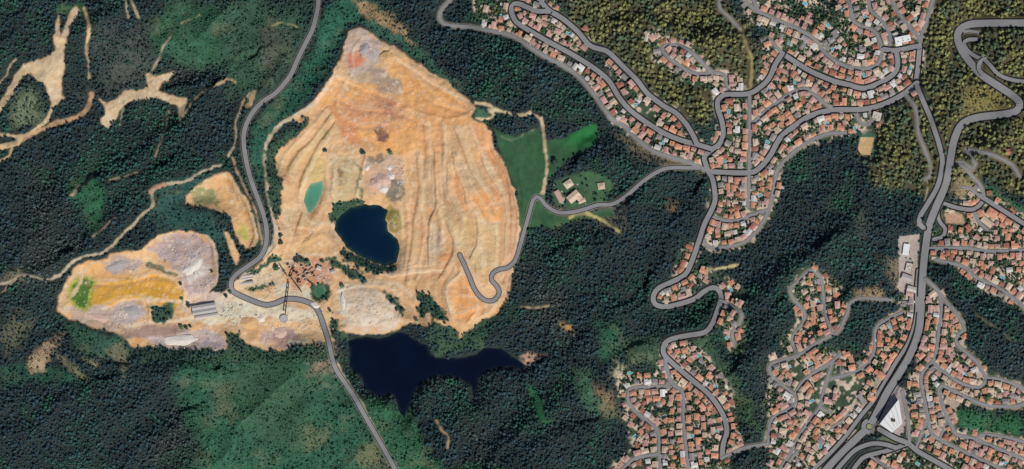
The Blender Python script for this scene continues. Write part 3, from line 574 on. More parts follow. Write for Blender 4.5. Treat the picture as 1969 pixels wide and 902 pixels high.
# road verges
RD = np.full(GX.shape, 1e3)
HS_NX = np.zeros(GX.shape); HS_NY = np.zeros(GX.shape)
for r, pp in zip(ROADS, RPTS):
    s = sub(pp, 34); d, sg, px, py = seg_dist(GX[s], GY[s], pp); e = d - r[1]
    u = e < RD[s]
    RD[s] = np.where(u, e, RD[s]); HS_NX[s] = np.where(u, px, HS_NX[s]); HS_NY[s] = np.where(u, py, HS_NY[s])
d = np.hypot(GX - RB_C[0], GY - RB_C[1]) - RB_R
u = d < RD; RD = np.where(u, d, RD); HS_NX = np.where(u, GX, HS_NX); HS_NY = np.where(u, GY, HS_NY)
a = (1 - sstep(1.0, 3.5, RD)) * .7 * (.5 + .5 * N1)
mix(G, alb(168, 156, 136), a)
for poly, c in (([(1684,812),(1722,738),(1742,752),(1744,800),(1735,835),(1712,842),(1694,826)], (160,146,142)), ([(1728,500),(1764,500),(1764,575),(1740,570),(1728,540)], (176,160,150)), ([(1725,455),(1768,450),(1764,505),(1728,505)], (168,156,146)), ([(1690,832),(1735,845),(1745,856),(1690,850)], (96,104,80)), ([(1615,890),(1650,868),(1700,858),(1740,858),(1700,875),(1655,890),(1640,902),(1600,930)], (70,76,70))):
    s, d = poly_sdf(poly, 4, 3); a = (1 - sstep(-1, 1, d)); G[s] = G[s] * (1 - a[..., None]) + alb(*c) * a[..., None]; DEN[s] *= 1 - a * .93; CLS[s] = np.where(d < 0, 3, CLS[s])
DEN *= sstep(2.5, 5.0, RD)
# the cultivated strips disappear below water: lakes
WSDF = {}
LAKE = np.full(GX.shape, 1e3)
for k, (nm, poly, lev) in enumerate(WATERS):
    s, d = poly_sdf(poly, 60, 5 if k < 2 else 2); WSDF[k] = (s, d)
    LAKE[s] = np.minimum(LAKE[s], d)
DEN *= sstep(1.0, 3.0, LAKE)

# ------------------------------------------------------------------ heights
def ridged(x, y, sc, seed): return 1 - np.abs(2 * fbm(x, y, sc, seed, 4, .48) - 1)
def base_h(x, y):
    c, s_ = math.cos(.7), math.sin(.7)
    u = x * c + y * s_; v = -x * s_ + y * c
    return 62 * (ridged(u * .55, v, 210, 41) - .6) + 34 * (fbm(x, y, 420, 43, 3) - .5)
for poly in VILL + [MEADOW, FARM_G]:
    s, d = poly_sdf(poly, 40, 0); FLAT[s] = np.minimum(FLAT[s], .38 + .62 * sstep(-10, 40, d))
FLAT = np.minimum(FLAT, 1 - .8 * QM)
def blur(A, n):
    for _ in range(n):
        A = (A + np.roll(A, 1, 0) + np.roll(A, -1, 0) + np.roll(A, 1, 1) + np.roll(A, -1, 1)) / 5
    return A
FLAT = blur(FLAT, 25)
H = base_h(GX, GY) * FLAT
BIG = [([(1560,480),(1510,515),(1460,545),(1425,575)], 15, 20), ([(1490,600),(1460,640),(1430,680)], 12, 20), ([(1330,380),(1300,420),(1270,470),(1255,520)], 14, 20), ([(1600,600),(1570,640),(1540,665)], 8, 16),
 ([(1340,60),(1280,38),(1230,40)], 12, 18), ([(1440,70),(1380,60),(1340,75)], 10, 18), ([(1190,300),(1150,270),(1120,290)], 8, 16), ([(1350,600),(1300,625),(1250,650)], 9, 18), ([(1200,400),(1170,440),(1100,470)], 8, 20),
 ([(400,180),(330,240),(270,290),(200,330)], 14, 24), ([(300,330),(240,380),(200,430),(150,470)], 12, 24), ([(470,120),(420,150),(370,160)], 9, 20), ([(1000,150),(1080,220),(1140,230)], 8, 22), ([(1960,180),(1900,250),(1850,300)], 8, 18), ([(1760,170),(1700,220),(1690,280)], 8, 18),
 ([(400,705),(340,700),(250,700)], 8, 14), ([(1600,20),(1560,40),(1530,30)], 8, 14), ([(340,800),(280,830),(200,900)], 10, 24), ([(180,740),(100,770),(0,830)], 10, 24), ([(1100,820),(1020,850),(950,900)], 10, 24), ([(1180,600),(1100,650),(1050,690)], 9, 22)]
for pts, A, wd in BIG:
    pp = catmull(P(pts), 12); s = sub(pp, 90)
    d, sg, _, _ = seg_dist(GX[s] + WX[s] * 24, GY[s] + WY[s] * 24, pp)
    H[s] += A * np.tanh(d * sg / wd) * np.exp(-(d / 45) ** 2)
# quarry bowl and heaps
bowl = np.exp(-(((GX + 275) / 120) ** 2 + ((GY - 10) / 110) ** 2)); H -= 9 * bowl * QM
H += 9 * np.exp(-(((GX + 620) / 45) ** 2 + ((GY + 50) / 45) ** 2)) * QM
H += 8 * np.exp(-(((GX + 275) / 45) ** 2 + ((GY + 140) / 36) ** 2)) * QM
H += 16 * np.exp(-(((GX + 80) / 70) ** 2 + ((GY - 20) / 190) ** 2)) * QM
for pts, A in SCARPS:
    pp = catmull(P(pts), 7); s = sub(pp, 40)
    d, sg, _, _ = seg_dist(GX[s] + WX[s] * 4, GY[s] + WY[s] * 4, pp)
    H[s] += A * .64 * np.tanh(d * sg / 1.4) * np.exp(-(d / 7.5) ** 2)
H += (N1 - .5) * 1.5 * (CLS == 1) + (fbm(GX, GY, 13, 51, 3) - .5) * 3.6 * (CLS == 1)
Hs = blur(H, 30)                                            # road bed level
for k, (nm, poly, lev) in enumerate(WATERS):
    s, d = WSDF[k]; rng_ = 34 if k < 2 else 14
    near = 1 - sstep(0, rng_, d)
    tgt = lev + np.where(d < 0, np.maximum(d * .5, -5), d * (.55 if k < 2 else .35))
    H[s] = H[s] * (1 - near) + tgt * near; Hs[s] = Hs[s] * (1 - near) + np.maximum(tgt, lev + 1) * near
def samp(A, x, y):
    fx = np.clip((np.asarray(x, float) - X0) / STEP, 0, nx - 1.001); fy = np.clip((np.asarray(y, float) - Y0) / STEP, 0, ny - 1.001)
    i = fx.astype(int); j = fy.astype(int); a = fx - i; b = fy - j
    return (A[j, i] * (1 - a) + A[j, i + 1] * a) * (1 - b) + (A[j + 1, i] * (1 - a) + A[j + 1, i + 1] * a) * b
roadz = samp(Hs, HS_NX, HS_NY)
k = 1 - sstep(4.5, 13, RD)
H = H * (1 - k) + roadz * k

# ------------------------------------------------------------------ mesh + material helpers
def mesh_np(name, V, F, cols=None, fmat=None, mats=(), smooth=False, parent=None):
    V = np.asarray(V, np.float32); F = np.asarray(F, np.int32)
    me = bpy.data.meshes.new(name); n, kk = F.shape
    me.vertices.add(len(V)); me.vertices.foreach_set('co', V.ravel())
    me.loops.add(n * kk); me.loops.foreach_set('vertex_index', F.ravel())
    me.polygons.add(n); me.polygons.foreach_set('loop_start', np.arange(n, dtype=np.int32) * kk)
    for m_ in mats: me.materials.append(m_)
    if fmat is not None: me.polygons.foreach_set('material_index', np.asarray(fmat, np.int32))
    me.update(calc_edges=True)
    me.polygons.foreach_set('use_smooth', np.full(n, smooth))
    if cols is not None:
        c = np.ones((len(V), 4), np.float32); c[:, :3] = cols
        at = me.attributes.new('tint', 'FLOAT_COLOR', 'POINT'); at.data.foreach_set('color', c.ravel())
    o = bpy.data.objects.new(name, me); COL.objects.link(o)
    if parent: o.parent = parent
    return o
def mat(name, color=(.5, .5, .5), rough=.9, attr=False, noise=0.0, nscale=.2, noise2=0.0, n2scale=1.0, rnd=0.0, spec=.2, bump=0.0, bscale=.5):
    m = bpy.data.materials.new(name); m.use_nodes = True; t = m.node_tree; N = t.nodes; L = t.links
    b = N['Principled BSDF']; b.inputs['Roughness'].default_value = rough; b.inputs['Specular IOR Level'].default_value = spec
    if attr:
        a_ = N.new('ShaderNodeAttribute'); a_.attribute_name = 'tint'; out = a_.outputs['Color']
    else:
        rg = N.new('ShaderNodeRGB'); rg.outputs[0].default_value = (*color, 1); out = rg.outputs[0]
    geo = N.new('ShaderNodeNewGeometry')
    def mult(out, fac_sock, lo, hi):
        mr = N.new('ShaderNodeMapRange'); mr.inputs[3].default_value = lo; mr.inputs[4].default_value = hi; L.new(fac_sock, mr.inputs[0])
        vm = N.new('ShaderNodeVectorMath'); vm.operation = 'SCALE'; L.new(out, vm.inputs[0]); L.new(mr.outputs[0], vm.inputs['Scale']); return vm.outputs[0]
    for amt, sc in ((noise, nscale), (noise2, n2scale)):
        if amt:
            n_ = N.new('ShaderNodeTexNoise'); n_.inputs['Scale'].default_value = sc; n_.inputs['Detail'].default_value = 5
            L.new(geo.outputs['Position'], n_.inputs['Vector']); out = mult(out, n_.outputs[0], 1 - amt, 1 + amt)
    if rnd:
        oi = N.new('ShaderNodeObjectInfo'); out = mult(out, oi.outputs['Random'], 1 - rnd, 1 + rnd)
    L.new(out, b.inputs['Base Color'])
    if bump:
        n_ = N.new('ShaderNodeTexNoise'); n_.inputs['Scale'].default_value = bscale; n_.inputs['Detail'].default_value = 6
        L.new(geo.outputs['Position'], n_.inputs['Vector'])
        bp = N.new('ShaderNodeBump'); bp.inputs['Strength'].default_value = 1; bp.inputs['Distance'].default_value = bump
        L.new(n_.outputs[0], bp.inputs['Height']); L.new(bp.outputs[0], b.inputs['Normal'])
    return m

# ------------------------------------------------------------------ ground sheets
M_forestfloor = mat('forest_floor', attr=True, noise=.45, nscale=.16, noise2=.3, n2scale=.6, bump=.8, bscale=.3)
M_quarry = mat('quarry_earth', attr=True, noise=.16, nscale=.12, noise2=.2, n2scale=.5, bump=1.0, bscale=.25)
M_meadow = mat('meadow_grass', attr=True, noise=.3, nscale=.1, noise2=.2, n2scale=.6)
M_village = mat('village_ground', attr=True, noise=.4, nscale=.2, noise2=.45, n2scale=.6)
M_path = mat('packed_dirt', attr=True, noise=.25, nscale=.2)
fc = CLS[:-1, :-1]
idx = np.arange(nx * ny).reshape(ny, nx)
V_all = np.stack([GX, GY, H], -1).reshape(-1, 3); C_all = np.clip(G, .003, .8).reshape(-1, 3)
quads = np.stack([idx[:-1, :-1], idx[:-1, 1:], idx[1:, 1:], idx[1:, :-1]], -1)
for c, nm, m_ in ((0, 'ground', M_forestfloor), (1, 'quarry_ground', M_quarry), (2, 'meadow', M_meadow), (3, 'village_ground', M_village), (4, 'dirt_path', M_path)):
    f = quads[fc == c].reshape(-1, 4); u, inv = np.unique(f, return_inverse=True)
    o = mesh_np(nm, V_all[u], inv.reshape(-1, 4), C_all[u], mats=[m_], smooth=True); tag(o, kind='structure')
# the terrain beyond the surveyed rectangle, a coarse ring to the horizon
xs = np.concatenate([np.linspace(-20000, -1800, 14), np.linspace(-1600, X0, 5), np.linspace(X0, X1, 53)[1:], np.linspace(X1, 1600, 5)[1:], np.linspace(1800, 20000, 14)])
ys = np.concatenate([np.linspace(-20000, -1200, 14), np.linspace(-1000, Y0, 5), np.linspace(Y0, Y1, 39)[1:], np.linspace(Y1, 1000, 5)[1:], np.linspace(1200, 20000, 14)])
FX, FY = np.meshgrid(xs, ys)
FH = base_h(FX, FY); e = (np.abs(FX) <= X1 + .1) & (np.abs(FY) <= Y1 + .1); FH[e] = samp(H, FX[e], FY[e])
ii = np.arange(FX.size).reshape(FX.shape); fq = np.stack([ii[:-1, :-1], ii[:-1, 1:], ii[1:, 1:], ii[1:, :-1]], -1)
cx = (FX[:-1, :-1] + FX[1:, 1:]) / 2; cy = (FY[:-1, :-1] + FY[1:, 1:]) / 2; keep = ~((np.abs(cx) < X1) & (np.abs(cy) < Y1))
o = mesh_np('hills', np.stack([FX, FY, FH - .5], -1).reshape(-1, 3), fq[keep].reshape(-1, 4), np.tile(alb(44, 66, 58, .7), (FX.size, 1)), mats=[M_forestfloor], smooth=True)
tag(o, kind='structure')

# ------------------------------------------------------------------ water
def water_mat(name, c, rough=.2, spec=.12):
    m = mat(name, c, rough=rough, attr=True, noise=.25, nscale=.01, spec=spec, bump=.05, bscale=.15); return m
WM = [water_mat('deep_quarry_lake', (.001, .009, .024)), water_mat('dark_lake', (.0008, .0022, .009)), water_mat('turquoise_pond', alb(88, 150, 122, .72), .3), water_mat('green_pond', alb(62, 112, 84, .7), .3)]
for k, (nm, poly, lev) in enumerate(WATERS):
    s, d = WSDF[k]; X = GX[s]; Y = GY[s]; m_ = d[:-1, :-1] < 5
    ii = np.arange(X.size).reshape(X.shape); f = np.stack([ii[:-1, :-1], ii[:-1, 1:], ii[1:, 1:], ii[1:, :-1]], -1)[m_]
    u, inv = np.unique(f, return_inverse=True)
    V = np.stack([X, Y, np.full(X.shape, lev)], -1).reshape(-1, 3)[u]
    deep = ((.0012, .010, .027), (.0012, .004, .014), tuple(alb(84, 150, 124, .72)), tuple(alb(60, 106, 82, .7)))[k]; shal = (alb(44, 70, 56), alb(34, 44, 44), alb(150, 176, 140), alb(96, 120, 84))[k]
    sh = np.exp(np.minimum(d + (N1[s] - .5) * 5, 0) / (3.5, 2.0, 2.5, 3)[k]).reshape(-1)[u][:, None] * .8
    tn = (.75 + .5 * fbm(X, Y, 40, 97, 3)).reshape(-1)[u][:, None]
    o = mesh_np(nm, V, inv.reshape(-1, 4), (np.array(deep) * (1 - sh) + np.array(shal) * sh) * tn, mats=[WM[k]], smooth=True); tag(o, kind='structure')

# ------------------------------------------------------------------ roads
M_road = mat('asphalt', alb(137, 136, 136, .76), rough=.85, noise=.07, nscale=.08, noise2=.06, n2scale=.6)
M_casing = mat('dark_casing', (.012, .012, .012), rough=.9, noise=.15, nscale=.3)
M_casing2 = mat('grey_casing', (.075, .072, .066), rough=.9, noise=.15, nscale=.3)
M_line = mat('road_line', (.36, .36, .35), rough=.7)
def strip(name, pp, hw, dz, material, off=0.0):
    t = np.gradient(pp, axis=0); t /= np.linalg.norm(t, axis=1)[:, None] + 1e-9; nrm = np.stack([-t[:, 1], t[:, 0]], 1)
    z = samp(Hs, pp[:, 0], pp[:, 1]) + dz
    c = pp + nrm * off; L_ = c + nrm * hw; R_ = c - nrm * hw; n = len(pp)
    V = [np.column_stack([L_, z]), np.column_stack([R_, z]), np.column_stack([L_ + nrm * .5, z - 2.5]), np.column_stack([R_ - nrm * .5, z - 2.5])]
    V = np.vstack(V); i = np.arange(n - 1)
    F = np.vstack([np.column_stack([i + n, i + n + 1, i + 1, i]), np.column_stack([i, i + 1, i + 1 + 2 * n, i + 2 * n]), np.column_stack([i + 3 * n, i + 3 * n + 1, i + n + 1, i + n])])
    # rounded ends
    for e_, sg_ in ((0, -1), (n - 1, 1)):
        b0 = len(V); cz = z[e_]; tt = t[e_] * sg_; aa = np.linspace(-math.pi / 2, math.pi / 2, 7)
        ring = [c[e_] + hw * (math.cos(q_) * tt + math.sin(q_) * nrm[e_]) for q_ in aa]
        V = np.vstack([V, [[*c[e_], cz]], [[*r_, cz] for r_ in ring]])
        ff = [[b0, b0 + 1 + j, b0 + 2 + j, b0 + 2 + j] for j in range(6)]
        if sg_ < 0: ff = [[a_, c_, b_, b_] for a_, b_, c_, _ in ff]
        F = np.vstack([F, ff])
    me = bpy.data.meshes.new(name); me.from_pydata([tuple(map(float, v)) for v in V], [], [tuple(dict.fromkeys(map(int, f))) for f in F]); me.materials.append(material); me.validate()
    o = bpy.data.objects.new(name, me); COL.objects.link(o); tag(o, kind='structure'); return o
for i, (r, pp) in enumerate(zip(ROADS, RPTS)):
    if r[2] == 2: strip('road_casing', pp, r[1] + 2.7, .45 + .004 * i, M_casing)  # outline strips added around the roads in the manner of map casing
    elif r[2] == 1: strip('road_casing', pp, r[1] + 1.3, .35 + .004 * i, M_casing)
    else: strip('road_casing', pp, r[1] + .5, .10 + .004 * i, M_casing2)
    strip('road', pp, r[1], .80 + .004 * i, M_road)
def ring_mesh(name, c, r0, r1, z0, z1, material, n=40):
    V = []; F = []
    for k in range(n):
        a_ = 2 * math.pi * k / n; ca, sa = math.cos(a_), math.sin(a_)
        V += [(c[0] + r0 * ca, c[1] + r0 * sa, z1), (c[0] + r1 * ca, c[1] + r1 * sa, z1), (c[0] + r1 * ca, c[1] + r1 * sa, z0), (c[0] + r0 * ca, c[1] + r0 * sa, z0)]
    for k in range(n):
        a_ = 4 * k; b_ = 4 * ((k + 1) % n); F += [(a_, a_ + 1, b_ + 1, b_), (a_ + 1, a_ + 2, b_ + 2, b_ + 1), (a_ + 3, a_, b_, b_ + 3)]
    me = bpy.data.meshes.new(name); me.from_pydata(V, [], F); me.materials.append(material); o = bpy.data.objects.new(name, me); COL.objects.link(o); return o
zc = float(samp(Hs, *RB_C))
tag(ring_mesh('road', RB_C, 6.6, RB_R + 2, zc - 1, zc + 1.05, M_road), kind='structure')
tag(ring_mesh('road_casing', RB_C, 5.0, 6.6, zc - 1, zc + 1.2, M_casing), kind='structure')
M_grass = mat('island_grass', alb(150, 160, 110, .7), noise=.3, nscale=.4)
isl = ring_mesh('traffic_island', RB_C, .05, 5.0, zc - 1, zc + 1.25, M_grass)
tag(isl, 'small round grassy island in the middle of the highway roundabout', 'traffic island')

# ------------------------------------------------------------------ trees
def ico():
    p = (1 + 5 ** .5) / 2
    v = np.array([(-1, p, 0), (1, p, 0), (-1, -p, 0), (1, -p, 0), (0, -1, p), (0, 1, p), (0, -1, -p), (0, 1, -p), (p, 0, -1), (p, 0, 1), (-p, 0, -1), (-p, 0, 1)], float)
    v /= np.linalg.norm(v[0])
    f = np.array([(0, 11, 5), (0, 5, 1), (0, 1, 7), (0, 7, 10), (0, 10, 11), (1, 5, 9), (5, 11, 4), (11, 10, 2), (10, 7, 6), (7, 1, 8), (3, 9, 4), (3, 4, 2), (3, 2, 6), (3, 6, 8), (3, 8, 9), (4, 9, 5), (2, 4, 11), (6, 2, 10), (8, 6, 7), (9, 8, 1)])
    return v, f
IV, IF = ico()
def crown(rg, lobes, conic=False):
    """unit crown: radius about 1, base of crown at z=.6, lumpy and open"""
    Vs = []; Fs = []; n = 0
    for k in range(lobes):
        a_ = 2 * math.pi * k / lobes + rg.random() * 1.2; rr = 0 if k == 0 else .30 + .32 * rg.random()
        c = np.array([rr * math.cos(a_), rr * math.sin(a_), 1.15 + .55 * (rg.random() - .3) + (.5 if k == 0 else 0)])
        sc = (.62 if k == 0 else .42 + .2 * rg.random()) * np.array([1, 1, 1.1])
        v = IV * (.74 + .5 * rg.random((12, 1))) * sc + c
        Vs.append(v); Fs.append(IF + n); n += 12
    return np.vstack(Vs), np.vstack(Fs)
rg = np.random.default_rng(5)
TV, TF = zip(*[crown(rg, 3 + (k % 2)) for k in range(12)])
TRUNK_V = np.array([(.1, 0, -.3), (-.05, .09, -.3), (-.05, -.09, -.3), (.03, 0, 1.0)]); TRUNK_F = np.array([(0, 1, 3), (1, 2, 3), (2, 0, 3)])
def tree_mass(name, xy, size, col, material, kind='stuff', trunks=True):
    Vs = []; Fs = []; Cs = []; n = 0
    z = samp(H, xy[:, 0], xy[:, 1]); tv = RNG.integers(0, 12, len(xy)); ang = RNG.random(len(xy)) * 6.283; hz = size * (.65 + .4 * RNG.random(len(xy)))
    for k in range(12):
        m_ = np.where(tv == k)[0]
        if not len(m_): continue
        v = np.vstack([TV[k], TRUNK_V]); f = np.vstack([TF[k], TRUNK_F + len(TV[k])]); ist = np.r_[np.zeros(len(TV[k])), np.ones(4)]
        ca, sa = np.cos(ang[m_]), np.sin(ang[m_])
        x = (v[None, :, 0] * ca[:, None] - v[None, :, 1] * sa[:, None]) * size[m_][:, None] + xy[m_, 0][:, None]
        y = (v[None, :, 0] * sa[:, None] + v[None, :, 1] * ca[:, None]) * size[m_][:, None] + xy[m_, 1][:, None]
        zz = v[None, :, 2] * hz[m_][:, None] + z[m_][:, None]
        Vs.append(np.stack([x, y, zz], -1).reshape(-1, 3).astype(np.float32))
        Fs.append((f[None] + (np.arange(len(m_)) * len(v))[:, None, None] + n).reshape(-1, 3))
        c = col[m_][:, None, :] * (1 - ist[None, :, None]) + np.array((.05, .04, .03)) * ist[None, :, None]
        c = c * (.86 + .28 * RNG.random((len(m_), len(v), 1)))
        Cs.append(c.reshape(-1, 3).astype(np.float32)); n += len(m_) * len(v)
    o = mesh_np(name, np.vstack(Vs), np.vstack(Fs), np.vstack(Cs), mats=[material]); return o
M_leaf = mat('foliage', attr=True, rough=.8, spec=.15)
def scatter(spacing, xr=(-1180, 1180), yr=(-640, 640), seed=1):
    r = np.random.default_rng(seed)
    a_ = np.arange(xr[0], xr[1], spacing); b_ = np.arange(yr[0], yr[1], spacing); A, B = np.meshgrid(a_, b_)
    A = A + (np.arange(A.shape[0]) % 2)[:, None] * spacing * .5
    return np.stack([A + (r.random(A.shape) - .5) * spacing * .95, B + (r.random(A.shape) - .5) * spacing * .95], -1).reshape(-1, 2)
OL = np.clip((SIZ - 1) / .35, 0, 1)
xy = scatter(4.9); ol = samp(OL, xy[:, 0], xy[:, 1]); den = samp(DEN, xy[:, 0], xy[:, 1]); cl = samp(fbm(GX, GY, 14, 61, 2), xy[:, 0], xy[:, 1])
den = np.clip(den + (cl - .5) * 1.6 * (1 - np.abs(2 * den - 1)), 0, 1)
keep = (RNG.random(len(xy)) < den) & (ol < .5)
p = xy[keep]; sz = (1.8 + 2.9 * RNG.random(len(p)) ** 2.6) * np.minimum(samp(SIZ, p[:, 0], p[:, 1]), 1)
c = np.stack([samp(TC[..., k], p[:, 0], p[:, 1]) for k in range(3)], -1) * (.62 + .7 * RNG.random((len(p), 1)))
c = c * (1 + (RNG.random((len(p), 3)) - .5) * .16)
tag(tree_mass('pine_forest', p, sz, c, M_leaf), 'dark dense pine forest covering the hills around quarry, lakes and villages', 'forest', kind='stuff')
xy = scatter(3.4, (-1050, 1050), (-500, 500), 8); sc_ = samp(SCR * (CLS == 0), xy[:, 0], xy[:, 1]) * np.clip((samp(fbm(GX, GY, 10, 62, 3), xy[:, 0], xy[:, 1]) - .3) * 3, .1, 1)
keep = (RNG.random(len(xy)) < sc_ * .85) & (samp(RD, xy[:, 0], xy[:, 1]) > 1.5) & (samp(LAKE, xy[:, 0], xy[:, 1]) > 1.5); p = xy[keep]
c = np.stack([samp(G[..., k], p[:, 0], p[:, 1]) for k in range(3)], -1) * (.45 + 1.15 * RNG.random((len(p), 1))) * (1 + (RNG.random((len(p), 3)) - .5) * .3)
rv = IV[None] * (.6 + .6 * RNG.random((len(p), 12, 1))) * (1.0 + 1.3 * RNG.random((len(p), 1, 1)) ** 2) * np.array([1, 1, .8]) + np.column_stack([p, samp(H, p[:, 0], p[:, 1]) + .7])[:, None, :]
tag(mesh_np('scrub', rv.reshape(-1, 3), (IF[None] + np.arange(len(p))[:, None, None] * 12).reshape(-1, 3), np.repeat(c, 12, 0), mats=[M_leaf]), 'low green scrub covering the clearings and slopes between the woods', 'scrub', kind='stuff')
xy = scatter(7.4, (60, 1180), (-100, 640), 2); ol = samp(OL, xy[:, 0], xy[:, 1]); den = samp(DEN, xy[:, 0], xy[:, 1])
keep = (RNG.random(len(xy)) < den) & (ol >= .5)
p = xy[keep]; sz = 3.3 + 2.6 * RNG.random(len(p)) ** 1.4
c = np.stack([samp(TC[..., k], p[:, 0], p[:, 1]) for k in range(3)], -1) * (.55 + .95 * RNG.random((len(p), 1)))
tag(tree_mass('olive_woodland', p, sz, c, M_leaf), 'open olive-brown woodland with tan soil around the upper right roads', 'woodland', kind='stuff')

# ------------------------------------------------------------------ buildings
ORD = ['first','second','third','fourth','fifth','sixth','seventh','eighth','ninth','tenth','eleventh','twelfth','thirteenth','fourteenth','fifteenth','sixteenth','seventeenth','eighteenth','nineteenth']
TENS = {2:('twenty','twentieth'),3:('thirty','thirtieth'),4:('forty','fortieth'),5:('fifty','fiftieth'),6:('sixty','sixtieth'),7:('seventy','seventieth'),8:('eighty','eightieth'),9:('ninety','ninetieth')}
def ordinal(n):
    if n > 99: return 'hundred and ' + ordinal(n - 100)
    if n < 20: return ORD[n - 1]
    t, u_ = divmod(n, 10)
    return TENS[t][1] if u_ == 0 else TENS[t][0] + '-' + ORD[u_ - 1]
ROOFS = {'terracotta': alb(208, 150, 122, .76), 'salmon pink': alb(198, 156, 144, .74), 'rusty red': alb(172, 116, 98, .76), 'sandy': alb(204, 180, 158, .76), 'grey': alb(148, 142, 140), 'white': alb(208, 204, 198)}
M_roof = {k_: mat('roof_' + k_.replace(' ', '_'), tuple(v_), rough=.85, noise=.18, nscale=.5, noise2=.18, n2scale=2.2, rnd=.16) for k_, v_ in ROOFS.items()}
M_wall = mat('rendered_wall', alb(222, 206, 186), rough=.9, noise=.08, nscale=.4, rnd=.1)
M_glass = mat('window_glass', (.03, .035, .04), rough=.2, spec=.5)
M_patio = mat('patio_paving', alb(204, 190, 174), rough=.9, noise=.3, nscale=.5, rnd=.25)
M_chim = mat('chimney_brick', alb(170, 130, 110), rough=.9, rnd=.1)
def box(V, F, MI, x0, x1, y0, y1, z0, z1, mi=0, top=True):
    n = len(V); V += [(x0, y0, z0), (x1, y0, z0), (x1, y1, z0), (x0, y1, z0), (x0, y0, z1), (x1, y0, z1), (x1, y1, z1), (x0, y1, z1)]
    fs = [(0, 1, 5, 4), (1, 2, 6, 5), (2, 3, 7, 6), (3, 0, 4, 7)] + ([(4, 5, 6, 7)] if top else [])
    F += [tuple(n + q_ for q_ in f) for f in fs]; MI += [mi] * len(fs)
def walls_geo(w_, d_, h_, wing):
    V, F, MI = [], [], []
    box(V, F, MI, -w_ / 2, w_ / 2, -d_ / 2, d_ / 2, -4, h_)
    if wing: box(V, F, MI, w_ * .05, w_ * .5 - .03, -d_ / 2 - wing, -d_ / 2 + .01, -4, h_ - .6)
    for zz in ((1.0, 2.2), (3.7, 4.9)):
        if zz[1] > h_ - .3: continue
        for xx in np.arange(-w_ / 2 + 1.2, w_ / 2 - 1.6, 2.8):
            box(V, F, MI, xx, xx + 1.1, d_ / 2, d_ / 2 + .04, zz[0], zz[1], 1); box(V, F, MI, xx, xx + 1.1, -d_ / 2 - .04, -d_ / 2, zz[0], zz[1], 1)
        box(V, F, MI, w_ / 2, w_ / 2 + .04, -.6, .6, zz[0], zz[1], 1); box(V, F, MI, -w_ / 2 - .04, -w_ / 2, -.6, .6, zz[0], zz[1], 1)
    return V, F, MI
def roof_geo(w_, d_, h_, typ, wing):
    V, F, MI = [], [], []; e_ = .5; x = w_ / 2 + e_; y = d_ / 2 + e_; rh = (d_ / 2 + e_) * .42; t_ = .22
    def prism(x0, x1, y0, y1, z0, rh, hip, ax='x'):
        n = len(V)
        base = [(x0, y0), (x1, y0), (x1, y1), (x0, y1)]
        for q_ in base: V.append((q_[0], q_[1], z0 - t_))
        for q_ in base: V.append((q_[0], q_[1], z0))
        ym = (y0 + y1) / 2; xm = (x0 + x1) / 2
        if ax == 'x': V.extend([(x0 + hip, ym, z0 + rh), (x1 - hip, ym, z0 + rh)]); fs = [(4, 5, 9, 8), (6, 7, 8, 9), (5, 6, 9), (7, 4, 8)]
        else: V.extend([(xm, y0 + hip, z0 + rh), (xm, y1 - hip, z0 + rh)]); fs = [(5, 6, 9, 8), (7, 4, 8, 9), (4, 5, 8), (6, 7, 9)]
        fs += [(0, 1, 5, 4), (1, 2, 6, 5), (2, 3, 7, 6), (3, 0, 4, 7), (3, 2, 1, 0)]
        F.extend([tuple(n + q_ for q_ in f) for f in fs]); MI.extend([0] * len(fs))
    if typ == 'flat':
        box(V, F, MI, -x + .3, x - .3, -y + .3, y - .3, h_ - .05, h_ + .35)
        box(V, F, MI, -1.2, 1.4, -1.0, 1.2, h_ + .3, h_ + 1.9)
    else: prism(-x, x, -y, y, h_ + .24, rh, (d_ / 2 + e_) * .95 if typ == 'hip' else .0)
    if wing:
        if typ == 'flat': box(V, F, MI, w_ * .05 - .2, w_ * .5 + .15, -d_ / 2 - wing - .2, -y + .25, h_ - .65, h_ - .3)
        else: prism(w_ * .05 - e_, w_ / 2 + e_ - .02, -d_ / 2 - wing - e_, -d_ / 2 + d_ * .2, h_ - .38, (w_ * .45 / 2 + e_) * .42, .6 if typ == 'hip' else 0, 'y')
    return V, F, MI
SHAPES = []
rs = random.Random(3)
for w_, d_, typ, wing, h_ in [(11, 8.5, 'hip', 0, 5.6), (12.5, 9, 'gable', 0, 5.8), (10, 9, 'hip', 3.5, 3.2), (13.5, 9, 'hip', 4, 5.6), (9.5, 7.5, 'gable', 0, 3.0), (12, 8, 'gable', 3.5, 3.1),
                            (10.5, 9.5, 'flat', 0, 5.8), (14.5, 10, 'hip', 0, 5.8), (9, 8.5, 'gable', 3, 5.4), (15, 9.5, 'gable', 4.5, 5.6), (8.5, 7, 'hip', 0, 3.0), (12, 9, 'flat', 3.5, 3.3)]:
    SHAPES.append((w_ * .9, d_ * .9, typ, wing * .9, h_))
def me_from(name, geo, mats):
    V, F, MI = geo; me = bpy.data.meshes.new(name); me.from_pydata([tuple(map(float, v)) for v in V], [], F)
    for m_ in mats: me.materials.append(m_)
    me.polygons.foreach_set('material_index', MI); me.update(); return me
CACHE = {}
def cached(key, fn):
    if key not in CACHE: CACHE[key] = fn()
    return CACHE[key]
def chimney_geo(w_, d_, h_):
    V, F, MI = [], [], []; box(V, F, MI, w_ * .18, w_ * .18 + .8, .6, 1.4, h_ - .3, h_ + 2.3); box(V, F, MI, w_ * .18 - .12, w_ * .18 + .92, .48, 1.52, h_ + 2.3, h_ + 2.5); return V, F, MI
